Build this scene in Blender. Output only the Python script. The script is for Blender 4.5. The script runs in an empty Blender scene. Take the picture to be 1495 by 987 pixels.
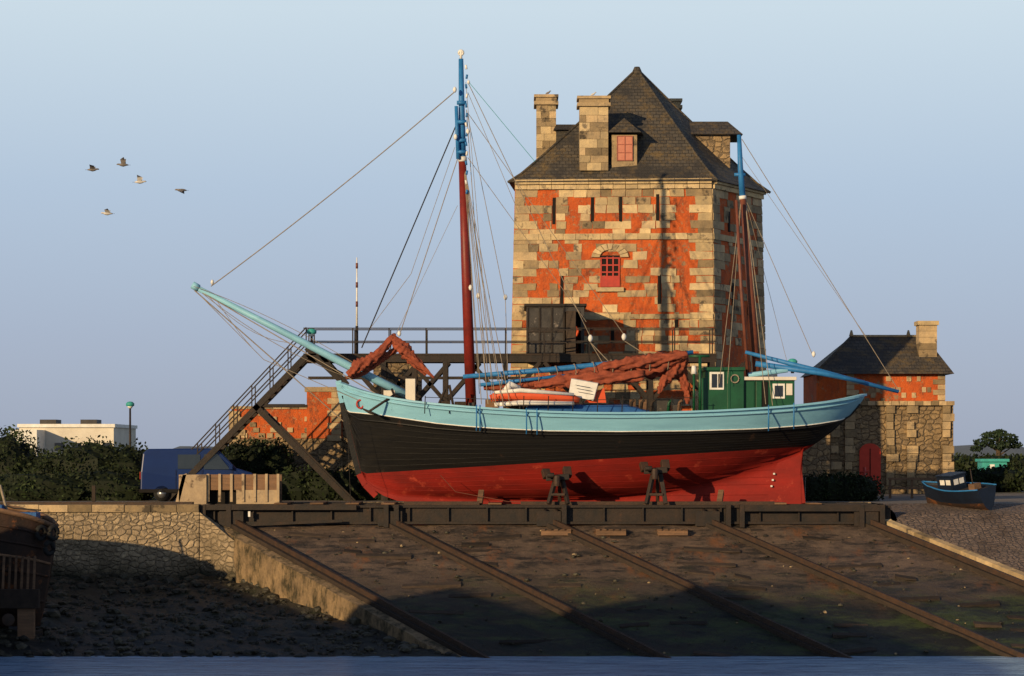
import bpy, bmesh, math, random
from mathutils import Vector, Matrix, noise
random.seed(7)
F=3800.0; CX=747.5; HZ=660.0; CH=6.7
def W(px,py,Y): return Vector(((px-CX)*Y/F, Y, CH+(HZ-py)*Y/F))
def WX(px,Y): return (px-CX)*Y/F
def WZ(py,Y): return CH+(HZ-py)*Y/F
def lerp(a,b,t): return a+(b-a)*t
def interp(tab,x):
    if x<=tab[0][0]: return tab[0][1]
    for (a,va),(b,vb) in zip(tab,tab[1:]):
        if x<=b: return va+(vb-va)*(x-a)/(b-a)
    return tab[-1][1]
def sinterp(tab,x):
    n=len(tab)
    if x<=tab[0][0]: return tab[0][1]
    if x>=tab[-1][0]: return tab[-1][1]
    for i in range(n-1):
        if x<=tab[i+1][0]: break
    x0,y0=tab[i]; x1,y1=tab[i+1]
    def sl(j):
        if j<=0: return (tab[1][1]-tab[0][1])/(tab[1][0]-tab[0][0])
        if j>=n-1: return (tab[-1][1]-tab[-2][1])/(tab[-1][0]-tab[-2][0])
        return (tab[j+1][1]-tab[j-1][1])/(tab[j+1][0]-tab[j-1][0])
    h=x1-x0; t=(x-x0)/h; m0=sl(i)*h; m1=sl(i+1)*h
    return (2*t**3-3*t**2+1)*y0+(t**3-2*t**2+t)*m0+(-2*t**3+3*t**2)*y1+(t**3-t**2)*m1

scene=bpy.context.scene
# ------------------------------------------------------------ materials
class NT:
    def __init__(s,name):
        s.m=bpy.data.materials.new(name); s.m.use_nodes=True
        s.n=s.m.node_tree.nodes; s.l=s.m.node_tree.links
        s.b=s.n['Principled BSDF']; s.tc=s.n.new('ShaderNodeTexCoord')
        s.co=s.tc.outputs['Object']
    def noise(s,scale,detail=6,rough=.6,vec=None,sc=None):
        v=vec or s.co
        if sc:
            mp=s.n.new('ShaderNodeMapping'); mp.inputs['Scale'].default_value=sc
            s.l.new(v,mp.inputs['Vector']); v=mp.outputs['Vector']
        t=s.n.new('ShaderNodeTexNoise'); t.inputs['Scale'].default_value=scale
        t.inputs['Detail'].default_value=detail; t.inputs['Roughness'].default_value=rough
        s.l.new(v,t.inputs['Vector']); return t.outputs['Fac']
    def ramp(s,f,a,b,ca=(0,0,0,1),cb=(1,1,1,1)):
        r=s.n.new('ShaderNodeValToRGB'); r.color_ramp.elements[0].position=a; r.color_ramp.elements[1].position=b
        r.color_ramp.elements[0].color=ca; r.color_ramp.elements[1].color=cb
        s.l.new(f,r.inputs['Fac']); return r.outputs['Color']
    def mix(s,f,a,b,mode='MIX'):
        x=s.n.new('ShaderNodeMix'); x.data_type='RGBA'; x.blend_type=mode
        for inp,val in ((x.inputs['Factor'],f),(x.inputs['A'],a),(x.inputs['B'],b)):
            if isinstance(val,(int,float)): inp.default_value=val
            elif isinstance(val,tuple): inp.default_value=(val[0],val[1],val[2],1)
            else: s.l.new(val,inp)
        return x.outputs['Result']
    def math(s,op,a,b=None):
        x=s.n.new('ShaderNodeMath'); x.operation=op
        for i,val in enumerate((a,b)):
            if val is None: continue
            if isinstance(val,(int,float)): x.inputs[i].default_value=val
            else: s.l.new(val,x.inputs[i])
        return x.outputs[0]
    def maprange(s,f,a,b,c,d):
        x=s.n.new('ShaderNodeMapRange')
        for i,val in enumerate((a,b,c,d)): x.inputs[i+1].default_value=val
        s.l.new(f,x.inputs[0]); return x.outputs[0]
    def tint(s,col,k):
        a=s.n.new('ShaderNodeAttribute'); a.attribute_name='tint'
        f=s.maprange(a.outputs['Fac'],0,1,1-k,1+k)
        vm=s.n.new('ShaderNodeVectorMath'); vm.operation='SCALE'
        s.l.new(col,vm.inputs[0]); s.l.new(f,vm.inputs['Scale']); return vm.outputs[0]
    def bump(s,h,strength,dist=.05):
        b=s.n.new('ShaderNodeBump'); b.inputs['Strength'].default_value=strength; b.inputs['Distance'].default_value=dist
        s.l.new(h,b.inputs['Height']); s.l.new(b.outputs['Normal'],s.b.inputs['Normal'])
    def sep(s):
        x=s.n.new('ShaderNodeSeparateXYZ'); s.l.new(s.co,x.inputs[0]); return x.outputs
    def out(s,col,rough=.8,metal=0,spec=.3):
        if isinstance(col,tuple): s.b.inputs['Base Color'].default_value=(*col,1)
        else: s.l.new(col,s.b.inputs['Base Color'])
        s.b.inputs['Roughness'].default_value=rough; s.b.inputs['Metallic'].default_value=metal
        s.b.inputs['Specular IOR Level'].default_value=spec
        return s.m
def mat(name,c1,c2=None,scale=2.5,rough=.8,bump=.3,bscale=18,tint=0,c3=None,s3=.8,t3=.55,metal=0,spec=.3,sc=None):
    n=NT(name); c2=c2 or tuple(x*.6 for x in c1)
    col=n.mix(n.ramp(n.noise(scale,8,.65,sc=sc),.35,.68),c1,c2)
    if c3: col=n.mix(n.ramp(n.noise(s3,8,.7),t3,t3+.07),col,c3)
    if tint: col=n.tint(col,tint)
    if bump: n.bump(n.noise(bscale,6,.7),bump)
    return n.out(col,rough,metal,spec)

stone=mat('tower_stone',(.40,.285,.155),(.23,.175,.11),2.2,.9,.9,7,tint=.48,c3=(.09,.07,.048),s3=1.3,t3=.56)
stone_pale=mat('pale_stone',(.52,.385,.205),(.33,.255,.155),2.5,.9,.8,7,tint=.32,c3=(.16,.125,.083),s3=1.7,t3=.57)
n=NT('red_render')
c=n.mix(n.ramp(n.noise(1.2,9,.7),.35,.65),(.62,.125,.026),(.43,.080,.022))
c=n.mix(n.ramp(n.noise(.7,10,.75),.57,.61),c,(.28,.195,.115))
c=n.mix(n.ramp(n.noise(2.4,9,.85,sc=(1,1,.4)),.51,.64),c,(.17,.065,.035))
c=n.mix(n.ramp(n.noise(5,6,.75),.57,.64),c,(.38,.20,.10))
n.bump(n.noise(6,9,.8),1,.1); redr=n.out(c,.92)
n=NT('roof_slate'); mp=n.n.new('ShaderNodeMapping'); mp.inputs['Rotation'].default_value=(math.radians(90),0,0)
n.l.new(n.co,mp.inputs['Vector'])
br=n.n.new('ShaderNodeTexBrick'); br.inputs['Scale'].default_value=1; br.inputs['Brick Width'].default_value=.26; br.inputs['Row Height'].default_value=.16
br.inputs['Mortar Size'].default_value=.012; br.inputs['Color1'].default_value=(.055,.048,.040,1); br.inputs['Color2'].default_value=(.085,.073,.058,1); br.inputs['Mortar'].default_value=(.022,.020,.017,1)
n.l.new(mp.outputs['Vector'],br.inputs['Vector'])
c=n.mix(n.ramp(n.noise(1.6,9,.8),.49,.65),br.outputs['Color'],(.15,.10,.04))
c=n.mix(n.ramp(n.noise(4,6,.75),.63,.68),c,(.23,.18,.11))
c=n.mix(n.ramp(n.noise(.6,6,.7),.5,.64),c,(.036,.033,.030))
n.bump(n.math('ADD',n.math('MULTIPLY',br.outputs['Fac'],-.6),n.noise(9,6,.75)),.8,.05)
slate=n.out(c,.7)
def rubble(name,ca,cb,mortar,scale,sq=(1,1,1.5),alg=None):
    n=NT(name); mp=n.n.new('ShaderNodeMapping'); mp.inputs['Scale'].default_value=sq
    nz=n.n.new('ShaderNodeTexNoise'); nz.inputs['Scale'].default_value=2.2; nz.inputs['Detail'].default_value=4; n.l.new(n.co,nz.inputs['Vector'])
    va=n.n.new('ShaderNodeVectorMath'); va.operation='MULTIPLY_ADD'; va.inputs[1].default_value=(.3,.3,.3)
    n.l.new(nz.outputs['Color'],va.inputs[0]); n.l.new(n.co,va.inputs[2]); n.l.new(va.outputs[0],mp.inputs['Vector'])
    v=n.n.new('ShaderNodeTexVoronoi'); v.inputs['Scale'].default_value=scale; v.inputs['Randomness'].default_value=.75; n.l.new(mp.outputs[0],v.inputs['Vector'])
    v2=n.n.new('ShaderNodeTexVoronoi'); v2.feature='DISTANCE_TO_EDGE'; v2.inputs['Scale'].default_value=scale; v2.inputs['Randomness'].default_value=.75; n.l.new(mp.outputs[0],v2.inputs['Vector'])
    sp=n.n.new('ShaderNodeSeparateColor'); n.l.new(v.outputs['Color'],sp.inputs[0])
    c=n.mix(sp.outputs[0],ca,cb)
    c=n.mix(n.ramp(n.noise(7,7,.75),.4,.7),c,tuple(x*.6 for x in cb))
    e=n.ramp(v2.outputs['Distance'],.0,.07)
    c=n.mix(e,mortar,c)
    c=n.mix(n.ramp(n.noise(.6,8,.75),.49,.66),c,tuple(x*.34 for x in ca))
    if alg:
        z=n.sep()[2]; zz=n.math('ADD',z,n.math('MULTIPLY',n.noise(.8,6,.7),1.2))
        f=n.maprange(zz,alg[0],alg[1],1,0); c=n.mix(f,c,(.018,.02,.012))
    n.bump(n.math('ADD',n.ramp(v2.outputs['Distance'],0,.16),n.math('MULTIPLY',n.noise(12,6,.75),.8)),.9,.08)
    return n.out(c,.9)
quaym=rubble('quay_masonry',(.50,.38,.24),(.30,.23,.155),(.19,.15,.10),3.3,(1,1,1.6),alg=(2.6,3.4))
housem=rubble('house_masonry',(.41,.28,.145),(.23,.165,.10),(.15,.11,.07),2.6,(1,1,1.6))
cobble=rubble('cobbles',(.25,.175,.135),(.17,.13,.11),(.09,.072,.062),4.5,(1,1,1))
n=NT('slip_side_stone')
c=n.mix(n.ramp(n.noise(1.1,9,.75),.35,.65),(.38,.26,.14),(.18,.125,.075))
c=n.mix(n.ramp(n.noise(2.2,9,.8,sc=(1,1,.5)),.45,.60),c,(.045,.038,.02))
n.bump(n.noise(4,9,.8),1,.15); sidem=n.out(c,.85)
black=mat('hull_black',(.005,.005,.006),(.011,.010,.009),2,.5,.35,3,sc=(.15,1,6),c3=(.03,.018,.013),s3=1.6,t3=.64,spec=.25)
redp=mat('hull_red',(.26,.016,.010),(.15,.012,.009),1.3,.65,.25,4,c3=(.34,.045,.024),s3=1.2,t3=.59,sc=(.3,1,1),spec=.2)
bluep=mat('hull_light_blue',(.22,.47,.61),(.17,.37,.50),1.5,.5,.15,5,c3=(.11,.25,.32),s3=3,t3=.64,sc=(.2,1,2))
white=mat('white_paint',(.72,.70,.66),(.55,.53,.48),4,.5,.1)
dkblue=mat('mast_blue',(.025,.17,.42),(.018,.12,.30),4,.5,.1)
mastred=mat('mast_red',(.19,.018,.012),(.11,.014,.01),3,.45,.1)
mastbr=mat('mast_brown',(.17,.055,.03),(.10,.035,.025),3,.5,.1)
steel=mat('dark_steel',(.012,.010,.009),(.030,.018,.012),2.5,.65,.3,12,c3=(.06,.026,.012),s3=2.5,t3=.64)
rail_m=mat('rusty_rail',(.055,.028,.016),(.025,.017,.013),4,.6,.4)
rope=mat('rope',(.32,.26,.19),None,6,.8,0)
dkrope=mat('dark_rope',(.03,.026,.022),None,6,.8,0)
sailm=mat('tan_sail',(.30,.070,.034),(.15,.036,.021),2.5,.85,.8,6)
green=mat('wheelhouse_green',(.009,.075,.032),(.006,.05,.022),2,.4,.1)
glass=mat('window_glass',(.02,.025,.03),None,2,.08,0,spec=.6)
wood=mat('old_wood',(.18,.10,.055),(.09,.055,.035),3,.85,.5,10,tint=.35,sc=(.3,1,3))
dkwood=mat('dark_wood',(.042,.028,.020),(.022,.016,.012),3,.85,.5,10,tint=.45)
deckm=mat('deck_wood',(.22,.15,.09),None,3,.8,.3)
orange=mat('orange_rubber',(.58,.08,.025),(.5,.07,.02),3,.5,.1)
winred=mat('red_window_paint',(.40,.035,.02),(.3,.03,.02),4,.5,.1)
tarp=mat('blue_tarp',(.02,.10,.30),(.015,.07,.2),3,.6,.4)
teal=mat('teal_paint',(.05,.33,.30),(.03,.25,.22),3,.5,.1)
vanm=mat('van_blue',(.005,.020,.10),(.004,.016,.08),1,.35,0,spec=.3)
tyre=mat('tyre',(.015,.015,.015),None,3,.8,.1)
chrome=mat('alloy',(.4,.4,.4),None,3,.35,0,metal=.8)
concrete=mat('concrete',(.42,.31,.19),(.28,.21,.14),2,.9,.4,12,c3=(.13,.09,.06),s3=1.5,t3=.56)
darkint=mat('dark_interior',(.010,.008,.007),None,2,.9,0)
pinkw=mat('faded_red_shutter',(.50,.20,.13),(.42,.15,.10),4,.6,.1)
pinkf=mat('faded_window_frame',(.34,.11,.07),(.28,.09,.06),4,.6,.1)
leafm=mat('leaves',(.024,.037,.011),(.010,.016,.006),.8,.7,0,tint=.65,spec=.2)
leafp=mat('pine_leaves',(.025,.045,.022),(.018,.03,.016),.5,.7,0,tint=.5,spec=.2)
bark=mat('bark',(.08,.055,.035),None,4,.9,.5)
rockm=mat('beach_rock',(.055,.048,.033),(.022,.021,.014),3,.6,.5,12,tint=.6)
cream=mat('cream_render',(.66,.61,.52),(.52,.47,.40),.6,.8,.1)
greypaint=mat('grey_worn_paint',(.05,.045,.043),(.022,.02,.02),2.5,.6,.3,c3=(.19,.16,.14),s3=3,t3=.6)
feather=mat('feather_grey',(.22,.19,.17),(.09,.08,.07),6,.8,0)
featherw=mat('feather_white',(.6,.57,.53),None,6,.8,0)
skyhull=mat('small_boat_dark_blue',(.007,.014,.032),(.005,.009,.02),2,.5,.2)
rusty=mat('rusty_hull_plate',(.050,.025,.016),(.022,.014,.011),1.6,.75,.7,5,c3=(.15,.055,.02),s3=1.3,t3=.56,sc=(1,1,.4))
n=NT('slip_surface')
c=n.mix(n.ramp(n.noise(.9,9,.78),.36,.62),(.20,.135,.09),(.075,.053,.040))
c=n.mix(n.ramp(n.noise(1.7,9,.82,sc=(.35,1,1)),.48,.58),c,(.028,.022,.018))
c=n.mix(n.ramp(n.noise(11,6,.75),.62,.69),c,(.30,.23,.165))
c=n.mix(n.ramp(n.noise(.5,8,.75,sc=(1.5,.6,1)),.55,.65),c,(.20,.085,.035))
z=n.sep()[2]; zz=n.math('ADD',z,n.math('MULTIPLY',n.noise(.45,8,.75),2.8))
low_=n.mix(n.ramp(n.noise(.9,9,.8,sc=(.4,1,1)),.47,.60),(.008,.009,.007),(.042,.058,.014))
low_=n.mix(n.ramp(n.noise(8,6,.8),.62,.70),low_,(.09,.08,.055))
c=n.mix(n.maprange(zz,2.6,4.0,1,0),c,low_)
n.bump(n.noise(4,10,.85),1,.12); slipm=n.out(c,.55,0,.35)
n=NT('beach_surface')
c=n.mix(n.ramp(n.noise(2.2,9,.75),.35,.65),(.062,.052,.034),(.016,.016,.010))
c=n.mix(n.ramp(n.noise(7,8,.8),.57,.68),c,(.12,.095,.06))
c=n.mix(n.ramp(n.noise(1.1,8,.8),.52,.6),c,(.022,.028,.009))
c=n.mix(n.maprange(n.sep()[2],.2,.9,1,0),c,(.010,.010,.008))
n.bump(n.noise(5,10,.85),1,.15); beachm=n.out(c,.5,0,.4)
n=NT('ground_surface')
c=n.mix(n.ramp(n.noise(.4,9,.7),.35,.65),(.19,.155,.125),(.12,.10,.08))
y=n.sep()[1]; g=n.mix(n.ramp(n.noise(.08,8,.7),.4,.6),(.05,.06,.02),(.08,.07,.03))
c=n.mix(n.maprange(y,122,135,0,1),c,g)
n.bump(n.noise(6,8,.7),.4,.04); groundm=n.out(c,.9)
# rippled harbour water; sky reflection painted in as pale and darker blue base colour
n=NT('water_surface')
h=n.math('ADD',n.noise(1.6,6,.65,sc=(.35,.8,1)),n.math('MULTIPLY',n.noise(.6,3,.5,sc=(.35,1,1)),1.2))
n.bump(h,.9,.30); n.b.inputs['IOR'].default_value=1.33
waterm=n.out(n.mix(n.ramp(n.noise(2.2,8,.75,sc=(.25,1,1)),.40,.62),(.34,.49,.66),(.13,.24,.39)),.2,0,1.0)

# ------------------------------------------------------------ mesh builder
class M:
    def __init__(s): s.v=[];s.f=[];s.mi=[];s.t=[];s.sm=[];s.mats=[]
    def add(s,vs,fs,m,tint=.5,smooth=False):
        if m not in s.mats: s.mats.append(m)
        k=s.mats.index(m); o=len(s.v)
        s.v+= [tuple(x) for x in vs]; s.t+=[tint]*len(vs)
        for f in fs: s.f.append([i+o for i in f]); s.mi.append(k); s.sm.append(smooth)
    def box(s,x0,x1,y0,y1,z0,z1,m,tint=.5):
        s.hexa([(x0,y0,z0),(x1,y0,z0),(x1,y1,z0),(x0,y1,z0),(x0,y0,z1),(x1,y0,z1),(x1,y1,z1),(x0,y1,z1)],m,tint)
    def hexa(s,p,m,tint=.5):
        s.add(p,[(0,3,2,1),(4,5,6,7),(0,1,5,4),(1,2,6,5),(2,3,7,6),(3,0,4,7)],m,tint)
    def beam(s,p,q,w,h,m,tint=.5):
        p=Vector(p);q=Vector(q);d=(q-p).normalized()
        up=Vector((0,0,1)) if abs(d.z)<.95 else Vector((1,0,0))
        a=d.cross(up).normalized(); b=a.cross(d).normalized()
        a*=w/2;b*=h/2
        s.hexa([p-a-b,p+a-b,p+a+b,p-a+b,q-a-b,q+a-b,q+a+b,q-a+b],m,tint)
    def tube(s,pts,r,m,seg=8,cap=True,flat=1,tint=.5):
        pts=[Vector(p) for p in pts]; n=len(pts)
        if not isinstance(r,(list,tuple)): r=[r]*n
        vs=[];fs=[]
        for i,p in enumerate(pts):
            d=(pts[min(i+1,n-1)]-pts[max(i-1,0)]).normalized()
            up=Vector((0,0,1)) if abs(d.z)<.9 else Vector((0,1,0))
            a=d.cross(up).normalized(); b=a.cross(d).normalized()
            for k in range(seg):
                an=2*math.pi*k/seg
                vs.append(p+a*math.cos(an)*r[i]+b*math.sin(an)*r[i]*flat)
        for i in range(n-1):
            for k in range(seg):
                k2=(k+1)%seg; fs.append((i*seg+k,i*seg+k2,(i+1)*seg+k2,(i+1)*seg+k))
        if cap: fs.append(tuple(range(seg))); fs.append(tuple((n-1)*seg+k for k in range(seg)))
        s.add(vs,fs,m,tint,True)
    def build(s,name,parent=None,loc=None,rot=None,bevel=0):
        me=bpy.data.meshes.new(name); me.from_pydata(s.v,[],s.f)
        for m in s.mats: me.materials.append(m)
        me.polygons.foreach_set('material_index',s.mi); me.polygons.foreach_set('use_smooth',s.sm)
        at=me.attributes.new('tint','FLOAT','POINT'); at.data.foreach_set('value',s.t)
        bm=bmesh.new(); bm.from_mesh(me); bmesh.ops.recalc_face_normals(bm,faces=bm.faces); bm.to_mesh(me); bm.free()
        me.update()
        ob=bpy.data.objects.new(name,me); scene.collection.objects.link(ob)
        if parent: ob.parent=parent
        if loc: ob.location=loc
        if rot: ob.rotation_euler=rot
        if bevel:
            b=ob.modifiers.new('bevel','BEVEL'); b.width=bevel; b.segments=2; b.limit_method='ANGLE'
        return ob
def E(name,loc=(0,0,0),rot=(0,0,0),scale=1):
    o=bpy.data.objects.new(name,None); scene.collection.objects.link(o); o.location=loc; o.rotation_euler=rot; o.empty_display_size=.5; o.scale=(scale,)*3; return o
def foliage(name,lumps,n,size,m,parent=None,core=.8,seed=1):
    rnd=random.Random(seed); b=M()
    for (c,r) in lumps:
        if core:
            vs=[];fs=[];A=10;Bn=6
            for i in range(Bn+1):
                th=math.pi*i/Bn
                for k in range(A):
                    ph=2*math.pi*k/A; q=core*(1+.15*rnd.uniform(-1,1))
                    vs.append((c[0]+r[0]*q*math.sin(th)*math.cos(ph),c[1]+r[1]*q*math.sin(th)*math.sin(ph),c[2]+r[2]*q*math.cos(th)))
            for i in range(Bn):
                for k in range(A):
                    fs.append((i*A+k,i*A+(k+1)%A,(i+1)*A+(k+1)%A,(i+1)*A+k))
            b.add(vs,fs,m,.05)
    tot=sum(r[0]*r[2]+r[1]*r[2] for c,r in lumps)
    for (c,r) in lumps:
        k=int(n*(r[0]*r[2]+r[1]*r[2])/tot)
        for _ in range(k):
            d=Vector((rnd.gauss(0,1),rnd.gauss(0,1),rnd.gauss(0,1))).normalized()
            q=rnd.uniform(.72,1.04)*(1+.22*noise.noise(Vector(c)+d*2.3))
            p=Vector((c[0]+r[0]*d.x*q,c[1]+r[1]*d.y*q,c[2]+r[2]*d.z*q))
            a=Vector((rnd.gauss(0,1),rnd.gauss(0,1),rnd.gauss(0,1))).normalized()
            e=a.cross(Vector((rnd.gauss(0,1),rnd.gauss(0,1),rnd.gauss(0,1)))).normalized()
            s=size*rnd.uniform(.5,1.3)
            b.add([p-a*s,p+e*s*.6,p+a*s,p-e*s*.6],[(0,1,2,3)],m,min(1,max(0,.45+.5*noise.noise(p*1.1)+rnd.uniform(-.3,.3))))
    return b.build(name,parent)

# ------------------------------------------------------------ camera, light, world
cam=bpy.data.cameras.new('camera'); co=bpy.data.objects.new('camera',cam); scene.collection.objects.link(co)
co.location=(0,0,CH); co.rotation_euler=(math.radians(90),0,0)
cam.sensor_width=36; cam.lens=36*F/1495; cam.shift_y=(HZ-493.5)/1495; cam.clip_end=20000; cam.clip_start=1
scene.camera=co
AZ=math.radians(35); EL=math.radians(13)
sd=bpy.data.lights.new('sun','SUN'); sd.energy=5.0; sd.angle=math.radians(.5); sd.color=(1,.73,.40)
so=bpy.data.objects.new('sun',sd); scene.collection.objects.link(so)
d=Vector((math.sin(AZ)*math.cos(EL),math.cos(AZ)*math.cos(EL),-math.sin(EL)))
so.rotation_euler=d.to_track_quat('-Z','Y').to_euler(); so.location=(-60,-60,60)
w=bpy.data.worlds.new('World'); scene.world=w; w.use_nodes=True
wn=w.node_tree.nodes; wl=w.node_tree.links
bg=wn['Background']; sk=wn.new('ShaderNodeTexSky'); sk.sky_type='NISHITA'
sk.sun_disc=False; sk.sun_elevation=EL; sk.sun_rotation=math.pi+AZ; sk.air_density=1.0; sk.dust_density=1.0; sk.ozone_density=2.0
tc=wn.new('ShaderNodeTexCoord'); sx=wn.new('ShaderNodeSeparateXYZ'); wl.new(tc.outputs['Generated'],sx.inputs[0])
rp=wn.new('ShaderNodeValToRGB'); els=rp.color_ramp.elements
els[0].position=0; els[0].color=(.36,.41,.53,1); els[1].position=1; els[1].color=(.07,.10,.19,1)
for p_,c_ in ((.045,(.395,.47,.62,1)),(.10,(.465,.575,.73,1)),(.17,(.64,.755,.84,1)),(.30,(.50,.60,.70,1)),(.45,(.20,.27,.38,1)),(.65,(.09,.13,.24,1))):
    e_=els.new(p_); e_.color=c_
wl.new(sx.outputs[2],rp.inputs[0])
vm=wn.new('ShaderNodeVectorMath'); vm.operation='SCALE'; vm.inputs['Scale'].default_value=10; wl.new(rp.outputs[0],vm.inputs[0])
mx=wn.new('ShaderNodeMix'); mx.data_type='RGBA'; mx.inputs['Factor'].default_value=.9
wl.new(sk.outputs[0],mx.inputs['A']); wl.new(vm.outputs[0],mx.inputs['B']); wl.new(mx.outputs['Result'],bg.inputs[0]); bg.inputs[1].default_value=.1
scene.view_settings.view_transform='Standard'; scene.view_settings.look='None'; scene.view_settings.exposure=0

# ------------------------------------------------------------ terrain
GZ=4.7
b=M(); b.add([(-4000,-500,0),(4000,-500,0),(4000,6000,0),(-4000,6000,0)],[(0,1,2,3)],waterm); b.build('water')
SL=4.0/11.6; DX=9.3/11.9
def slipz(Y): return min(4.0,4.0-(97-Y)*SL)
def railx(i,Y): return -10.2+5.9*i+DX*(96.7-Y)
b=M()
b.add([(x,y,GZ) for x,y in [(-4000,103),(4000,103),(4000,5000),(-4000,5000)]],[(0,1,2,3)],groundm)
b.add([(x,y,GZ) for x,y in [(-4000,96.6),(-11.7,96.6),(-11.7,103),(-4000,103)]],[(0,1,2,3)],groundm)
b.add([(x,y,GZ) for x,y in [(14.2,101),(4000,101),(4000,103),(14.2,103)]],[(0,1,2,3)],groundm)
b.build('ground')
b=M(); NX=90;NY=80; vs=[];fs=[]
for j in range(NY+1):
    Y=lerp(103,80,j/NY)
    xl=railx(0,min(Y,96.7))-.35 if Y<96.7 else -11.9
    xr=railx(4,min(Y,96.7))+.6
    if Y>=96.7: xr=14.3
    for i in range(NX+1):
        x=lerp(xl,xr,i/NX); z=slipz(Y)+.08*noise.noise(Vector((x*.7,Y*.7,0)))+.05*noise.noise(Vector((x*2.5,Y*2.5,0)))
        vs.append((x,Y,z))
for j in range(NY):
    for i in range(NX):
        a=j*(NX+1)+i; fs.append((a,a+1,a+NX+2,a+NX+1))
b.add(vs,fs,slipm,smooth=True)
b.build('slipway')
for i in range(5):
    b=M()
    b.beam((railx(i,96.7)-DX*1.5,98.2,slipz(98.2)+.14),(railx(i,96.9),96.9,slipz(96.9)+.14),.1,.2,rail_m)
    b.beam((railx(i,96.9),96.9,slipz(96.9)+.18),(railx(i,80),80,slipz(80)+.18),.12,.2,rail_m)
    b.beam((railx(i,96.9)+.03,96.9,slipz(96.9)+.02),(railx(i,80)+.03,80,slipz(80)+.02),.5,.16,dkwood)
    b.build('slipway_rail')
b=M(); rnd=random.Random(3)
for i in range(4):
    for k in range(18):
        Y=96.2-k*.62+rnd.uniform(-.3,.3); 
        if rnd.random()<.4: continue
        x0=railx(i,Y)+rnd.uniform(.4,3.2); L=rnd.uniform(.5,2.2); z=slipz(Y)
        h=rnd.uniform(.0,.08); w_=rnd.uniform(.15,.35)
        dy=rnd.uniform(-.3,.3)
        b.hexa([(x0,Y-w_/2,z-.1),(x0+L,Y-w_/2+dy,z-.1),(x0+L,Y+w_/2+dy,z-.05),(x0,Y+w_/2,z-.05),(x0,Y-w_/2,z+h-.03),(x0+L,Y-w_/2+dy,z+h-.05+dy*SL),(x0+L,Y+w_/2+dy,z+h+.04+dy*SL),(x0,Y+w_/2,z+h+.04)],dkwood,rnd.random())
b.build('timber_sleepers')
def rock(b,c,r,m,t):
    bm=bmesh.new(); bmesh.ops.create_icosphere(bm,subdivisions=1,radius=1)
    s=Vector((rnd.uniform(.7,1.3),rnd.uniform(.7,1.3),rnd.uniform(.4,.8)))
    vs=[(c[0]+v.co.x*r*s.x*(1+rnd.uniform(-.2,.2)),c[1]+v.co.y*r*s.y*(1+rnd.uniform(-.2,.2)),c[2]+v.co.z*r*s.z) for v in bm.verts]
    fs=[[v.index for v in f.verts] for f in bm.faces]; bm.free(); b.add(vs,fs,m,t)
b=M()
for k in range(420):
    Y=96.4-11*rnd.random()**1.3; x=railx(0,Y)+rnd.uniform(.3,23.2)
    rock(b,(x,Y,slipz(Y)+.02),.03+.08*rnd.random()**3,stone if rnd.random()<.1 else rockm,rnd.random())
b.build('slipway_debris')
for px in (790,960,870):
    b=M(); x=WX(px,96)
    for k in range(5): b.box(x+k*.24,x+k*.24+.14,95.7,96.5,slipz(96)+.16,slipz(96)+.2,wood,rnd.random())
    for k in range(3): b.box(x,x+1.1,95.75+k*.3,95.83+k*.3,slipz(96)-.02,slipz(96)+.16,wood,rnd.random())
    b.build('pallet')
b=M(); N=22
for j in range(N):
    Ya=lerp(97.0,82,j/N); Yb=lerp(97.0,82,(j+.97)/N)
    f=lambda Y:(railx(0,Y)-.35, slipz(Y)+.04)
    xa,za=f(Ya); xb,zb=f(Yb); t_=rnd.uniform(-.05,.05)
    b.hexa([(xa-.6,Ya,-2),(xb-.6,Yb,-2),(xb,Yb,-2),(xa,Ya,-2),(xa-.45+t_,Ya,za),(xb-.45+t_,Yb,zb),(xb,Yb,zb),(xa,Ya,za)],sidem)
b.build('slipway_side_wall')
b=M()
b.hexa([(-60,96.2,-1),(-11.6,96.2,-1),(-11.6,97.0,-1),(-60,97.0,-1),(-60,96.45,GZ-.22),(-11.6,96.45,GZ-.22),(-11.6,97.0,GZ-.22),(-60,97.0,GZ-.22)],quaym)
b.hexa([(-11.6,96.3,-1),(-10.2,95.2,-1),(-9.9,96.9,-1),(-11.6,97,-1),(-11.6,96.5,GZ-.22),(-10.1,95.6,GZ-1.35),(-9.9,96.9,GZ-1.35),(-11.6,97,GZ-.22)],quaym)
x=-34
while x<-12:
    L=rnd.uniform(.5,1.2); h=rnd.uniform(0,.05)
    b.box(x+.01,min(x+L,-11.6)-.01,96.35+rnd.uniform(0,.06),97.1,GZ-.22,GZ+.01+h,stone,rnd.random()); x+=L
b.box(-11.7,-11.5,97,103.2,-1,GZ+.02,quaym)
b.box(-11.5,14.2,103,103.3,3,GZ+.02,quaym)
b.box(-34,-11.9,96.9,97.4,GZ,GZ+.14,rail_m)
b.build('quay_wall')
b=M(); NX=110; NY=50; vs=[];fs=[]
def beachz(x,Y):
    t=(96.5-Y)/12.0
    zz=lerp(2.1,-.15,min(1,max(-.2,t))) if t<1 else -.15-(t-1)*1.5
    return zz+.28*noise.noise(Vector((x*.5,Y*.5,3)))*max(0,min(1,1.1-t))+.14*noise.noise(Vector((x*1.9,Y*1.9,5)))*(1 if t<.95 else .3)
for j in range(NY+1):
    Y=lerp(96.6,81,j/NY); xr=railx(0,Y)-.5
    for i in range(NX+1):
        x=lerp(-34,xr,i/NX); vs.append((x,Y,beachz(x,Y)))
for j in range(NY):
    for i in range(NX):
        a=j*(NX+1)+i; fs.append((a,a+1,a+NX+2,a+NX+1))
b.add(vs,fs,beachm,smooth=True); b.build('beach')
b=M()
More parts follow.
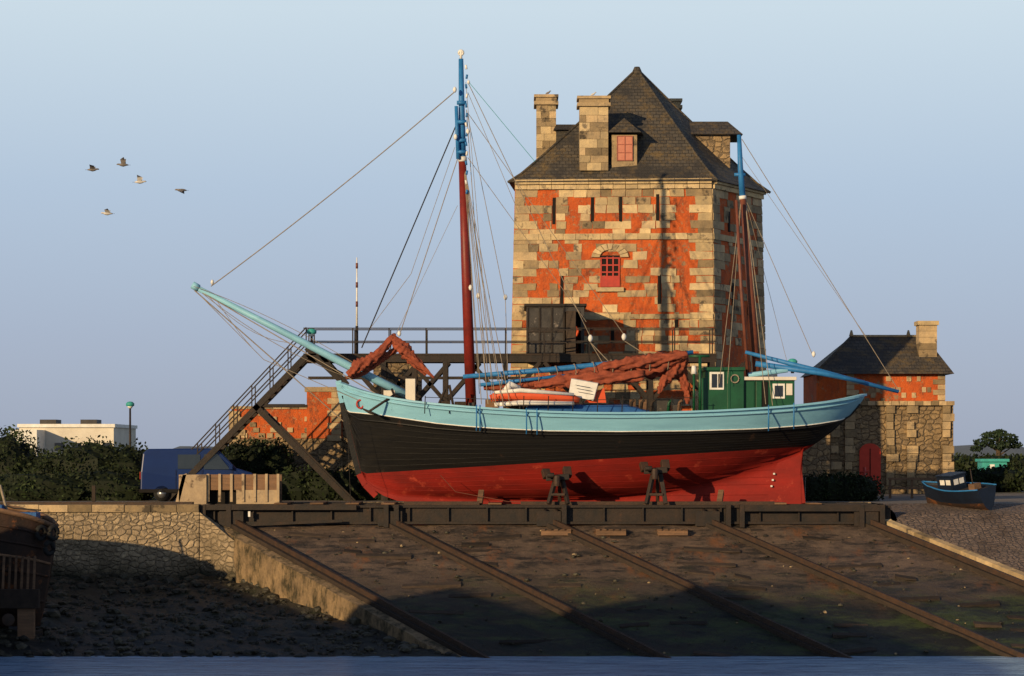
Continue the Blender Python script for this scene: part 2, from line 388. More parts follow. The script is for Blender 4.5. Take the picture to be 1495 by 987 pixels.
for k in range(3000):
    Y=rnd.uniform(85,96.3); x=rnd.uniform(-22,railx(0,Y)-.6)
    r=.03+.2*rnd.random()**4
    if Y>94.5: r*=1.4
    rock(b,(x,Y,beachz(x,Y)+r*.1),r,rockm,rnd.random())
b.build('beach_rocks')
b=M(); vs=[];fs=[];N=30
for j in range(N+1):
    Y=lerp(101,82,j/N); z=lerp(4.7,4.45,(101-Y)/3) if Y>98 else 4.45-(98-Y)*.34
    xl=railx(4,min(Y,97))+.62+ (0 if Y<97 else .6)
    for i in range(21): vs.append((lerp(xl,60,i/20),Y,z+.03*noise.noise(Vector((i,j,0)))))
for j in range(N):
    for i in range(20):
        a=j*21+i; fs.append((a,a+1,a+22,a+21))
b.add(vs,fs,cobble,smooth=True)
b.build('cobbled_ramp')
b=M(); N=14
for j in range(N*2):
    Ya=lerp(98.6,82,j/N/2); Yb=lerp(98.6,82,(j+.97)/N/2)
    z_=lambda Y:(4.5 if Y>98 else 4.5-(98-Y)*.34)
    xa=railx(4,min(Ya,97))+.55;xb=railx(4,min(Yb,97))+.55
    b.hexa([(xa,Ya,z_(Ya)-2),(xb,Yb,z_(Yb)-2),(xb+.3,Yb,z_(Yb)-2),(xa+.3,Ya,z_(Ya)-2),(xa,Ya,z_(Ya)+.05),(xb,Yb,z_(Yb)+.05),(xb+.3,Yb,z_(Yb)+.06),(xa+.3,Ya,z_(Ya)+.06)],stone if j>3 else stone_pale,rnd.random())
b.build('ramp_kerb')
def hill(name,x0,x1,Y,hs,m,seed):
    b=M(); vs=[];fs=[];n=60
    for i in range(n+1):
        x=lerp(x0,x1,i/n); h=hs*(.5+.8*noise.noise(Vector((i*.09+seed,0,0)))+.25*noise.noise(Vector((i*.5+seed,2,0))))*math.sin(math.pi*min(1,max(0,i/n)))**.5
        h=max(h,.2)
        vs+=[(x,Y,GZ-1),(x,Y+40,GZ+h),(x,Y+200,GZ+h*.8)]
    for i in range(n):
        for k in range(2):
            a=i*3+k; fs.append((a,a+3,a+4,a+1))
    b.add(vs,fs,m,smooth=True); b.build(name)
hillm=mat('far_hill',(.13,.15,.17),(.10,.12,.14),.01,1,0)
hill('hill',-260,-60,900,7,hillm,1.3)
hill('hill',120,420,1200,9,hillm,7.7)

# out-of-view jetty and sheds, added and stepped to cast shadow on slip and beach
b=M()
b.hexa([(-34,24,-2),(-9.5,24,-2),(-21.8,91,-2),(-44,91,-2),(-34,24,2.6),(-9.5,24,2.6),(-21.8,91,2.6),(-44,91,2.6)],quaym); b.build('unseen_jetty')
def shadow_shed(ya,yb,h,m):
    o=E('shadow_caster_shed'); b=M(); e=lambda Y:-.197*Y-4.2
    xa,xb=e(ya),e(yb); wd=8; he=h-.6
    q=[(xa,ya),(xb,yb),(xb-wd,yb),(xa-wd,ya)]
    b.add([(x,y,2.6) for x,y in q]+[(x,y,he) for x,y in q],[(0,1,5,4),(1,2,6,5),(2,3,7,6),(3,0,4,7)],m); b.build('walls',o)
    b=M(); r0=(xa-wd/2,ya-.3,h+1.3); r1=(xb-wd/2,yb+.3,h+1.3)
    b.add([(xa+.2,ya-.3,he-.02),(xb+.2,yb+.3,he-.02),(xb-wd-.2,yb+.3,he-.02),(xa-wd-.2,ya-.3,he-.02),r0,r1],[(0,1,5,4),(2,3,4,5),(3,0,4),(1,2,5),(0,3,2,1)],slate); b.build('roof',o)
    b=M()
    for k in range(2):
        t=(k+.5)/2; x=lerp(xa,xb,t); y=lerp(ya,yb,t); b.box(x-.1,x+.12,y-.6,y+.6,2.7,min(4.7,he-.2),winred if k else tarp)
    b.build('doors',o)
shadow_shed(78.5,90,4.6,cream); shadow_shed(68.2,77.6,5.7,cream); shadow_shed(55,64.0,8.2,cream); shadow_shed(38,54,11.2,cream)

# ------------------------------------------------------------ tower
T=E('stone_tower')
A=Vector((.13,112.6));B=Vector((8.6,112.0));C=Vector((11.2,117));D=Vector((8.7,122));Ee=Vector((.9,122.3))
poly=[A,B,C,D,Ee]; cen=Vector((5.6,117))
ZT=WZ(266,112.2); ZB=GZ-.1
def outp(p,k): dd=(p-cen); return cen+dd*(1+k/dd.length)
low=[outp(p,.35) for p in poly]; hi=poly
low[0].x=A.x-.32
b=M()
b.add([(p.x,p.y,ZB) for p in low]+[(p.x,p.y,ZT) for p in hi],[(i,(i+1)%5,5+(i+1)%5,5+i) for i in range(5)],redr)
b.build('walls',T)
def fp(face,u,z,off):
    i,j=face; t=(z-ZB)/(ZT-ZB)
    a=low[i].lerp(hi[i],t); c=low[j].lerp(hi[j],t); p=a.lerp(c,u); e=(c-a).normalized(); nn=Vector((e.y,-e.x))
    p=p+nn*off; return Vector((p.x,p.y,z))
def blk(b,face,u0,u1,z0,z1,off,m,t,jit=.022,back=-.05):
    L=(hi[face[1]]-hi[face[0]]).length; j=lambda:rnd.uniform(-jit,jit)
    q=[(u0,z0),(u1,z0),(u1,z1),(u0,z1)]
    q=[(u+j()/L,z+j()) for u,z in q]
    b.add([fp(face,u,z,back) for u,z in q]+[fp(face,u,z,off+j()*.6) for u,z in q],[(4,5,6,7),(0,1,5,4),(1,2,6,5),(2,3,7,6),(3,0,4,7)],m,t)
FR=(0,1);RT=(1,2)
def U(px): return (px-752)/288.
def Z(py): return WZ(py,112.3)
slots=[(810,288,327),(866,286,326),(907,286,324),(961,284,323),(823,402,446),(963,401,449),(896,478,500),(987,462,484)]
holes=[(s[0]-3,s[0]+3,s[1],s[2]) for s in slots]+[(876,909,366,422),(770,853,445,520)]
stn=M(); drk=M()
def prob(px,py):
    p=.04
    if py<285: p=.9
    if 340>py>285:
        for s in slots[:4]:
            if abs(px-s[0])<15: p=.75
            elif abs(px-s[0])<23: p=max(p,.35)
        if px<800: p=max(p,.3)
        if py>322: p=max(p,.3)
    if 350<py<470:
        for s in slots[4:6]:
            if abs(px-s[0])<17 and s[1]-12<py<s[2]+10: p=.9
            elif abs(px-s[0])<28 and s[1]-12<py<s[2]+10: p=max(p,.5)
        if 862<px<922 and 358<py<424: p=.8
        if 785<px<845 and py>345: p=max(p,.45)
        if px<790 and py>345: p=max(p,.2)
        if py>440 and px<850: p=max(p,.5)
        if py>425 and px>850: p=max(p,.2)
    if 455<py<475 and px>850: p=.6
    if py>=475: p=.55
    return p
ch=11.2; py=276
row=0
while py<738:
    pyb=py+ch*rnd.uniform(.9,1.12)
    if not(340<(py+pyb)/2<350):
        wl=rnd.choice([15,22]) if row%2 else rnd.choice([24,34])
        wr=(20 if row%2 else 33)+rnd.uniform(-3,6)
        cells=[(752,752+wl,1),(1040-wr,1040,1)]
        x=752+wl
        while x<1040-wr-4:
            ww=rnd.uniform(12,24)
            for s in slots:
                if s[1]-2<(py+pyb)/2<s[2]+2 and x<s[0]-3<x+ww: ww=s[0]-3-x
                if s[1]-2<(py+pyb)/2<s[2]+2 and s[0]-3.5<x<s[0]+3: ww=s[0]+3-x
            ww=min(ww,1040-wr-x)
            if ww>3: cells.append((x,x+ww,0))
            x+=max(ww,1)
        for (a,c,qn) in cells:
            mx_=(a+c)/2; my=(py+pyb)/2
            if any(h[0]-1<mx_<h[1]+1 and h[2]<my<h[3] for h in holes): continue
            if qn or rnd.random()<prob(mx_,my):
                blk(stn,FR,U(a)+.001,U(c)-.001,Z(pyb)+.006,Z(py)-.006,rnd.uniform(.01,.04),stone if rnd.random()<.6 else stone_pale,rnd.random())
    for (a,c) in [(0,rnd.choice([.14,.22])),(1-rnd.choice([.12,.2]),1)]:
        blk(stn,RT,a+.003,c-.003,Z(pyb)+.008,Z(py)-.008,.035,stone,rnd.random())
    x=.22
    while x<.78:
        ww=rnd.uniform(.07,.13)
        if rnd.random()<.4: blk(stn,RT,x,x+ww-.004,Z(pyb)+.008,Z(py)-.008,.03,stone,rnd.random())
        x+=ww
    py=pyb; row+=1
for face,n_ in ((FR,16),(RT,9)):
    for (pa,pb,of) in ((341,350,.07),(262,269,.24),(269,276,.13)):
        for k in range(n_):
            blk(stn,face,k/n_+.001,(k+1)/n_-.001,Z(pb),Z(pa)-.004,of,stone_pale,rnd.uniform(.3,.9),.006)
for k in range(9): blk(stn,FR,U(850+k*21)+.001,U(871+k*21)-.001,Z(466),Z(459),.08,stone_pale,rnd.random(),.008)
stn.build('stone_blocks',T)
for s in slots: blk(drk,FR,U(s[0]-2.4),U(s[0]+2.4),Z(s[2]),Z(s[1]),.006,darkint,.5,0)
for (u,a,c) in ((.3,305,335),(.62,300,330),(.35,410,450),(.66,415,455)): blk(drk,RT,u,u+.035,Z(c),Z(a),.04,darkint,.5,0)
wx0,wx1,wy0,wy1=878,906,373,419
blk(drk,FR,U(wx0),U(wx1),Z(wy1),Z(wy0),.006,darkint,.5,0)
drk.build('arrow_slits',T)
wi=M()
for k in range(4): 
    x=lerp(wx0,wx1-2,k/3); blk(wi,FR,U(x),U(x+2.2),Z(wy1),Z(wy0+(2 if k in(1,2) else 4)),.05,winred,.5,0,0)
for k in range(5):
    y=lerp(wy0+3,wy1-2,k/4); blk(wi,FR,U(wx0),U(wx1),Z(y+2),Z(y),.045,winred,.5,0,0)
blk(wi,FR,U(wx0),U(wx1),Z(wy1),Z(wy1-16),.04,winred,.5,0,0)
wi.build('arched_window',T)
ar=M()
for k in range(9):
    a0=math.pi*(k/9)+.02;a1=math.pi*((k+1)/9)-.02
    cxp,cyp=892,376; q=[]
    for (an,ra) in ((a0,15),(a1,15),(a1,27),(a0,27)):
        q.append((U(cxp-math.cos(an)*ra*1.0),Z(cyp-math.sin(an)*ra*.75)))
    ar.add([fp(FR,u,z,0) for u,z in q]+[fp(FR,u,z,.1) for u,z in q],[(4,5,6,7),(0,1,5,4),(1,2,6,5),(2,3,7,6),(3,0,4,7)],stone_pale,rnd.random())
blk(ar,FR,U(872),U(912),Z(426),Z(420),.14,stone_pale,.5,.004)
ar.build('window_arch',T)
apex=Vector((5.62,117.0)); ZA=WZ(101,117); 
base=[outp(p,.42) for p in poly]; base[0].x=WX(742,112.2); base[4].x=.55
rb=M(); rings=[(0,0),(.1,.075),(.25,.22),(.5,.475),(.75,.735),(.965,.965)]
vs=[];fs=[]
for t,h in rings:
    for p in base:
        q=p.lerp(apex,t); vs.append((q.x,q.y,lerp(ZT+.02,ZA,h)))
for i in range(len(rings)-1):
    for k in range(5): fs.append((i*5+k,i*5+(k+1)%5,(i+1)*5+(k+1)%5,(i+1)*5+k))
vs.append((apex.x,apex.y,ZA)); k0=(len(rings)-1)*5
for k in range(5): fs.append((k0+k,k0+(k+1)%5,len(vs)-1))
fs.append((0,1,2,3,4)); rb.add(vs,fs,slate)
for k in range(5):
    rb.tube([vs[i*5+k] for i in range(len(rings))]+[vs[-1]],.06,slate,6)
rb.tube([(apex.x,apex.y,ZA-.3),(apex.x,apex.y,ZA+.1)],[.3,.12],slate,8)
rb.build('slate_roof',T)
def chimney(name,x0,x1,y0,y1,z0,z1):
    b=M(); z=z0; r=0
    while z<z1-.45:
        h=rnd.uniform(.28,.38); zz=min(z+h,z1-.45)
        if r%2: cuts=[0,rnd.uniform(.3,.7),1]
        else: cuts=[0,rnd.uniform(.2,.35),rnd.uniform(.6,.8),1]
        for c0,c1 in zip(cuts,cuts[1:]):
            b.box(lerp(x0,x1,c0)+.006,lerp(x0,x1,c1)-.006,y0+rnd.uniform(0,.03),y0+.5,z+.006,zz-.006,stone if rnd.random()<.5 else stone_pale,rnd.random())
        b.box(x0+.01,x1-.01,y0+.5,y1,z,zz,stone,rnd.random())
        z=zz;r+=1
    b.box(x0+.02,x1-.02,y0+.05,y1-.02,z0,z1-.3,stone,.1)
    e=.1
    b.box(x0-e,x1+e,y0-e,y1+e,z1-.45,z1-.3,stone,.6); b.box(x0-.02,x1+.02,y0-.02,y1+.02,z1-.3,z1-.12,stone,.4); b.box(x0-e,x1+e,y0-e,y1+e,z1-.12,z1,stone,.7)
    return b.build(name,T)
chimney('chimney_front',WX(846,112.6),WX(888,112.6),112.5,113.6,WZ(249,112.5),WZ(140,112.5))
chimney('chimney_left',WX(783,115),WX(812,115),115,116.4,WZ(240,115),WZ(138,115))
chimney('chimney_back',WX(975,120),WX(993,120),120,121.2,WZ(200,120),WZ(144,120))
b=M(); y0=112.75
xa,xb=WX(893,y0),WX(930,y0); zt=WZ(197,y0); zb=WZ(246,y0)
b.box(xa,xb,y0,y0+2.6,zb,zt,stone,.4)
b.box(WX(901,y0),WX(924,y0),y0-.05,y0,WZ(235,y0),WZ(199,y0),pinkw)
for px in (901,912,923): b.box(WX(px,y0)-.015,WX(px,y0)+.015,y0-.08,y0-.05,WZ(235,y0),WZ(199,y0),pinkf)
for pyy in (199,211,223,234): b.box(WX(901,y0),WX(924,y0),y0-.075,y0-.052,WZ(pyy,y0)-.015,WZ(pyy,y0)+.015,pinkf)
x0,x1=WX(887,y0),WX(946,y0); xm=WX(912,y0)
zr=WZ(170,y0); ze=WZ(194,y0)
b.add([(x0,y0-.25,ze),(x1-.3,y0-.25,ze),(x1,y0+2.5,ze+.1),(x0,y0+2.5,ze),(xm,y0+.5,zr),(xm+.1,y0+3,zr)],[(0,1,4),(1,2,5,4),(2,3,5),(3,0,4,5),(0,3,2,1)],slate)
b.build('dormer',T)
b=M(); y0=114.8
b.box(WX(812,y0),WX(848,y0),y0,y0+2,WZ(236,y0),WZ(190,y0),slate)
b.hexa([(WX(808,y0),y0-.2,WZ(190,y0)),(WX(862,y0),y0-.2,WZ(190,y0)),(WX(862,y0),y0+2,WZ(190,y0)),(WX(808,y0),y0+2,WZ(190,y0)),(WX(812,y0),y0+.4,WZ(180,y0)),(WX(850,y0),y0+.4,WZ(180,y0)),(WX(850,y0),y0+1.6,WZ(180,y0)),(WX(812,y0),y0+1.6,WZ(180,y0))],slate)
b.build('dormer_left',T)
b=M(); y0=115.5; x0=WX(985,y0); x1=WX(1066,y0)
b.box(x0,x1,y0,y0+2.6,WZ(252,y0),WZ(195,y0),housem)
b.add([(x0+.1,y0-.25,WZ(197,y0)),(WX(1084,y0),y0-.25,WZ(197,y0)),(WX(1066,y0),y0+1.3,WZ(172,y0)),(WX(998,y0),y0+1.3,WZ(172,y0)),(x0,y0+2.85,WZ(197,y0)),(WX(1084,y0),y0+2.85,WZ(197,y0))],[(0,1,2,3),(3,2,5,4),(0,3,4),(1,5,2),(0,4,5,1)],slate)
b.box(x1+.002,x1+.05,y0+.8,y0+1.8,WZ(240,y0),WZ(205,y0),pinkw)
b.build('dormer_right',T)
b=M(); y0=108.8; y1=112.4
xa,xb=WX(769,y0),WX(853,y0); za,zb=WZ(521,y0),WZ(447,y0)
xd0,xd1=WX(824,y0),WX(848,y0); zd=WZ(455,y0)
b.box(xa,xd0,y0,y0+.12,za,zb,greypaint); b.box(xd1,xb,y0,y0+.12,za,zb,greypaint); b.box(xd0,xd1,y0,y0+.12,zd,zb,greypaint)
b.box(xa,xa+.12,y0+.12,y1,za,zb,greypaint); b.box(xb-.12,xb,y0+.12,y1,za,zb,greypaint)
b.box(xa+.12,xb-.12,y1-.1,y1,za,zb,darkint)
b.box(xa-.1,xb+.1,y0-.12,y1,zb,zb+.1,steel); b.box(xa-.1,xb+.1,y0-.12,y1,za-.1,za,steel)
for k in range(4): 
    x=lerp(xa,xd0-.06,k/3); b.box(x,x+.07,y0-.05,y0,za,zb,steel)
for k in range(3):
    z=lerp(za,zb-.07,k/2); b.box(xa,xd0,y0-.04,y0-.002,z,z+.07,steel)
b.hexa([(xd0+.05,y0-.6,za),(xd0+.45,y0-.75,za),(xd0+.47,y0-.7,za),(xd0+.08,y0-.55,za),(xd0+.05,y0-.6,zd),(xd0+.45,y0-.75,zd),(xd0+.47,y0-.7,zd),(xd0+.08,y0-.55,zd)],dkwood,.8)
ring=[(xd0+.36+.22*math.cos(a*math.pi/8),y0+.6,zd-.8+.22*math.sin(a*math.pi/8)) for a in range(17)]
b.tube(ring,.06,orange,6,False)
b.build('entrance_cabin',T)

def blockwall(name,x0,x1,Y,z0,z1,m,depth=.8):
    b=M(); b.box(x0,x1,Y,Y+depth,z0,z1,m)
    x=x0
    while x<x1-.05:
        L=min(rnd.uniform(.5,1),x1-x); b.box(x+.01,x+L-.01,Y-.06,Y+depth+.05,z1,z1+.18+rnd.uniform(0,.05),stone,rnd.random()); x+=L
    return b.build(name)
b=M(); Y=111
b.box(WX(335,Y),WX(500,Y),Y,Y+1,GZ-.1,WZ(640,Y),housem); b.box(WX(338,Y),WX(500,Y),Y+.06,Y+.95,WZ(640,Y),WZ(597,Y),redr)
b.box(WX(448,Y),WX(497,Y),Y-.05,Y+1.2,WZ(640,Y),WZ(572,Y),redr); b.box(WX(445,Y),WX(500,Y),Y-.1,Y+1.25,WZ(572,Y),WZ(565,Y),stone,.4)
for k in range(9): b.box(WX(336+k*12.5,Y)+.01,WX(348.5+k*12.5,Y)-.01,Y,Y+1,WZ(597,Y),WZ(593,Y),stone,rnd.random())
for k in range(10):
    yy=600+k*9; b.box(WX(335,Y)-.03,WX(350+8*(k%2),Y),Y-.04,Y+.4,WZ(yy+9,Y)+.01,WZ(yy,Y),stone,rnd.random())
for k in range(8):
    yy=572+k*9; b.box(WX(484-6*(k%2),Y),WX(497,Y)+.03,Y-.09,Y+.4,WZ(yy+9,Y)+.01,WZ(yy,Y)-.01,stone,rnd.random())
used_=set()
for k in range(16):
    kx=rnd.randint(0,8); ky=rnd.randint(0,4)
    if (kx,ky) in used_: continue
    used_.add((kx,ky)); xx=352+kx*12.5+(ky%2)*5; yy=600+8*ky; b.box(WX(xx,Y),WX(xx+rnd.uniform(8,12),Y),Y-.0,Y+.4,WZ(yy+7.5,Y)+.01,WZ(yy,Y)-.01,stone,rnd.random())
b.box(WX(500,Y),WX(760,Y),Y+.1,Y+1,GZ-.1,WZ(600,Y),housem)
b.box(WX(545,Y),WX(615,Y),Y,Y+1,WZ(600,Y),WZ(530,Y),housem)
b.build('battery_wall')
blockwall('rampart_wall',WX(1100,120),WX(1212,120),120,GZ-.1,WZ(632,120),housem)

# ------------------------------------------------------------ small house on right
H=E('stone_guardhouse'); Y=125; 
b=M(); x0,x1=WX(1212,Y),WX(1390,Y)
zm=WZ(592,Y); ze=WZ(546,Y)
b.box(x0,x1,Y-.35,Y+6,GZ-.1,zm,housem)
b.box(WX(1192,Y),x1-.35,Y,Y+5.6,zm,ze,redr)
b.box(WX(1192,Y),x0,Y+.1,Y+5.5,GZ,zm,housem)
b.build('walls',H)
b=M()
for k in range(6):
    z=lerp(zm,ze,k/6); z2=lerp(zm,ze,(k+1)/6)
    for (px,sg) in ((1379,-1),(1236,1)):
        wdt=10 if k%2 else 17
        b.box(min(WX(px,Y),WX(px+sg*wdt,Y)),max(WX(px,Y),WX(px+sg*wdt,Y))+.03,Y-.05,Y+.3,z+.01,z2-.01,stone,rnd.random())
for k in range(14):
    xx=1256+k*7.5; yy=549+8*rnd.randint(0,4); b.box(WX(xx,Y),WX(xx+rnd.uniform(5,7),Y),Y-.04,Y+.2,WZ(yy+8,Y)+.01,WZ(yy,Y)-.01,stone,rnd.random())
for pxb in (1212,1232,1292,1322,1374):
    for k in range(11):
        if rnd.random()<.15: continue
        z=lerp(GZ,zm,k/11); z2=lerp(GZ,zm,(k+1)/11); ww=13+rnd.uniform(-4,4)
        b.box(WX(pxb,Y),WX(pxb+ww,Y)+.02,Y-.5,Y-.3,z+.012,z2-.012,stone,rnd.random()*.8)
for k in range(16): b.box(WX(1207+k*11.5,Y)+.01,WX(1218.5+k*11.5,Y)-.01,Y-.58,Y+.1,zm,zm+.2,stone,rnd.random())
b.build('stone_trim',H)
b=M(); dx0,dx1=WX(1253,Y),WX(1284,Y)
pts=[(dx0,GZ),(dx1,GZ),(dx1,WZ(660,Y))]+[((dx0+dx1)/2+(dx1-dx0)/2*math.cos(a),WZ(660,Y)+.42*math.sin(a)) for a in [math.pi*k/8 for k in range(1,8)]]+[(dx0,WZ(660,Y))]
doorm=mat('red_door_paint',(.60,.05,.025),(.5,.04,.02),3,.6,.1)
b.add([(x,Y-.45,z) for x,z in pts]+[(x,Y-.36,z) for x,z in pts],[tuple(range(len(pts)))]+[(i,(i+1)%len(pts),len(pts)+(i+1)%len(pts),len(pts)+i) for i in range(len(pts))],doorm)
b.box((dx0+dx1)/2-.02,(dx0+dx1)/2+.02,Y-.47,Y-.45,GZ,WZ(655,Y),darkint)
b.build('door',H)
b=M()
ex0,ex1=WX(1188,Y),WX(1391,Y); ey0,ey1=Y-.45,Y+6
rz=WZ(491,Y+2.8); ra,rc=WX(1243,Y+2.8),WX(1350,Y+2.8)
b.add([(ex0,ey0,ze),(ex1,ey0,ze),(ex1,ey1,ze),(ex0,ey1,ze),(ra,Y+2.8,rz),(rc,Y+2.8,rz)],[(0,1,5,4),(1,2,5),(2,3,4,5),(3,0,4),(0,3,2,1)],slate)
b.tube([(ra,Y+2.8,rz),(rc,Y+2.8,rz)],.08,stone_pale,6); b.tube([(ex0,ey0,ze),(ra,Y+2.8,rz)],.06,slate,6)
b.tube([(ra,Y+2.8,rz),(ra,Y+2.8,rz+.3)],[.12,.04],stone_pale,6); b.tube([(rc-.8,Y+2.8,rz),(rc-.8,Y+2.8,rz+.3)],[.12,.04],stone_pale,6)
b.build('slate_roof',H)
b=M(); xa,xb=WX(1342,Y+1),WX(1368,Y+1)
z=ze
while z<WZ(480,Y+1):
    b.box(xa,xb,Y+1,Y+2,z+.01,z+.3,stone,rnd.random()); z+=.3
b.box(xa-.08,xb+.08,Y+.9,Y+2.1,z,z+.2,stone_pale,.5); b.build('chimney',H)

# ------------------------------------------------------------ hull
BT=E('sailing_fishing_boat')
sheer=[(497,560),(540,574),(600,586),(700,596),(800,602),(900,604),(1000,602),(1100,597),(1180,590),(1230,583),(1262,577)]
bread=[(497,.06),(505,.42),(520,.85),(560,1.55),(620,2.2),(700,2.65),(800,2.8),(950,2.8),(1050,2.6),(1130,2.25),(1190,1.75),(1230,1.15),(1252,.6),(1262,.1)]
bott=[(497,565),(500,578),(505,598),(512,627),(520,660),(527,688),(535,704),(550,720),(580,731),(640,736),(1168,738),(1169,738),(1172,660),(1190,648),(1215,630),(1240,607),(1255,590),(1262,580)]
tuck=[(497,562),(500,575),(505,595),(512,622),(520,655),(527,682),(540,704),(580,722),(700,727),(850,727),(950,718),(1030,702),(1090,684),(1140,667),(1172,657),(1190,646),(1215,628),(1240,605),(1255,588),(1262,579)]
expo=[(497,1.0),(560,.85),(620,.62),(700,.48),(800,.42),(950,.44),(1050,.52),(1130,.62),(1172,.65),(1262,.55)]
band=[(497,600),(560,606),(640,618),(700,624),(800,629),(900,630),(1000,629),(1100,626),(1180,620),(1225,613),(1262,600)]
st=[497,500,505,512,520,527,535,545,560,580,605,640,680,720,760,800,850,900,950,1000,1040,1075,1105,1130,1150,1168,1172,1190,1203,1215,1228,1240,1248,1255,1262]
R_,K_,U_=16,9,5
def hsec(px,z,zs,zt,Bh):
    ww=max(0,min(1,(z-zt)/(zs-zt)))
    return .09*min(1,Bh/.4)+max(0,Bh-.09)*ww**interp(expo,px)
rows=[]; 
for px in st:
    Bh=sinterp(bread,px); Yn=100-Bh
    zs=WZ(sinterp(sheer,px),Yn); zb=WZ(interp(bott,px),100); zt=max(zb,WZ(interp(tuck,px),100))
    if zb>zs-.05: zb=zs-.05
    zt=min(zt,zs-.04)
    zband=max(zb,WZ(interp(band,px),Yn)); zr=WZ(694-(px-497)*42/675,Yn); zr=min(max(zb,zr),zband)
    zl=[lerp(zb,zr,(k/R_)) for k in range(R_)]+[lerp(zr,zband,k/K_) for k in range(K_)]+[lerp(zband,zs,k/U_) for k in range(U_+1)]
    X=WX(px,100)
    rows.append([(X,hsec(px,z,zs,zt,Bh),z) for z in zl])
nr=len(rows[0])
hb=M()
for side in (-1,1):
    vs=[];fr=[];fk=[];fu=[]
    for r in rows:
        for (x,y,z) in r: vs.append((x,100+side*y,z))
    for i in range(len(rows)-1):
        for k in range(nr-1):
            f=(i*nr+k,(i+1)*nr+k,(i+1)*nr+k+1,i*nr+k+1)
            (fr if k<R_ else fk if k<R_+K_ else fu).append(f)
    for m,f in ((redp,fr),(black,fk),(bluep,fu)):
        used=sorted({i for q in f for i in q}); mp_={o:i for i,o in enumerate(used)}
        hb.add([vs[i] for i in used],[[mp_[i] for i in q] for q in f],m,.5,True)
for i in range(len(rows)-1):
    a=rows[i][0];c=rows[i+1][0]
    hb.add([(a[0],100-a[1],a[2]),(c[0],100-c[1],c[2]),(c[0],100+c[1],c[2]),(a[0],100+a[1],a[2])],[(0,1,2,3)],redp)
hull=hb.build('hull',BT)
b=M()
for side in (-1,1):
    for k in range(R_+1,R_+K_-1,1):
        b.tube([(r[k][0],100+side*(r[k][1]+.004),r[k][2]) for r in rows[1:-2]],.012,black,4)
    for k in (3,6,8,10,12,14):
        b.tube([(r[k][0],100+side*(r[k][1]+.002),r[k][2]) for r in rows[3:25]],.010,redp,4)
b.build('plank_seams',BT)
def rin(r,k,off): return max(.0,r[k][1]-off)
b=M()
for i in range(1,len(rows)-1):
    a=rows[i];c=rows[i+1]; k=-4
    b.add([(a[k][0],100-rin(a,k,.1),a[k][2]),(c[k][0],100-rin(c,k,.1),c[k][2]),(c[k][0],100+rin(c,k,.1),c[k][2]),(a[k][0],100+rin(a,k,.1),a[k][2])],[(0,1,2,3)],deckm)
b.build('deck',BT)
b=M()
for side in (-1,1):
    top=[Vector((r[-1][0],100+side*(r[-1][1]),r[-1][2]+.02)) for r in rows]
    for p,q in zip(top,top[1:]): b.beam(p,q+(q-p)*.02,.2,.075,bluep,.6)
    for rowk,m,rad in ((R_+K_,white,.022),(R_+K_+4,bluep,.05),(R_+K_-1,black,.05)):
        b.tube([(r[rowk][0],100+side*(r[rowk][1]+.02),r[rowk][2]) for r in rows[1:-1]],rad,m,6)
    for i in range(2,len(rows)-3):
        for k in range(-4,-1):
            a=rows[i];c=rows[i+1]
            b.add([(a[k][0],100+side*rin(a,k,.1),a[k][2]),(c[k][0],100+side*rin(c,k,.1),c[k][2]),(c[k+1][0],100+side*rin(c,k+1,.1),c[k+1][2]),(a[k+1][0],100+side*rin(a,k+1,.1),a[k+1][2])],[(0,1,2,3)],white)
b.build('cap_rail',BT)
b=M()
sp=[(494,556),(500,588),(508,627),(517,664),(524,692),(533,708),(549,724)]
for p,q in zip(sp,sp[1:]): b.beam(W(p[0],p[1],100),W(q[0],q[1],100),.2,.22,bluep if p[1]<588 else black if p[1]<690 else redp)
b.beam(W(1170,735,100),W(1162,662,100),.16,.3,redp)
b.add([tuple(W(px,py,100.08)) for px,py in ((1118,736),(1170,737),(1168,664),(1135,676))]+[tuple(W(px,py,99.9)) for px,py in ((1118,736),(1170,737),(1168,664),(1135,676))],[(0,1,2,3),(4,5,6,7),(0,1,5,4),(1,2,6,5),(2,3,7,6)],redp)
b.build('stem_and_rudder',BT)
b=M()
for k in range(3): b.box(WX(1125,99.8)+.05*k,WX(1125,99.8)+.07+.05*k,99.78,99.86,WZ(711-k*9,99.8),WZ(708.5-k*9,99.8),white)
for px in (697,768,783,1113,1150,702):
    Bh=sinterp(bread,px); i=min(range(len(st)),key=lambda q:abs(st[q]-px)); r=rows[i]
    zs_=WZ(sinterp(sheer,px),100-Bh)
    b.tube([(WX(px,100),100-Bh-.08,zs_+.12),(WX(px,100),100-Bh-.09,zs_-.3),(WX(px,100),100-Bh-.03,zs_-.85)],.028,dkblue,5)
b.build('hull_straps',BT)
def taperpx(b,pts,m,Y=100,seg=12):
    b.tube([W(p[0],p[1],Y) for p in pts],[p[2]/38/2 for p in pts],m,seg)
b=M()
taperpx(b,[(673,86,7),(674,160,9),(675,232,11)],dkblue); taperpx(b,[(666,155,5),(669,232,6)],dkblue,99.8)
taperpx(b,[(675,229,13),(675.3,236,13)],white)
taperpx(b,[(675,236,11),(680,380,14),(688,600,16)],mastred)
b.tube([W(673,74,100),W(673,88,100)],.05,white,6); 
ringp=[W(673+3.2*math.cos(a*math.pi/6),77+3.2*math.sin(a*math.pi/6),100) for a in range(13)]
b.tube(ringp,.05,white,6,False)
for y in (150,178,205,222): taperpx(b,[(667,y,6),(681,y,6)],dkblue,99.8); 
for k in range(14): 
    y=95+k*14; taperpx(b,[(680+(k%2)*2,y,3.2),(681,y+6,3.2)],white if k%3==0 else dkblue,99.6,6)
b.build('main_mast',BT)
b=M()
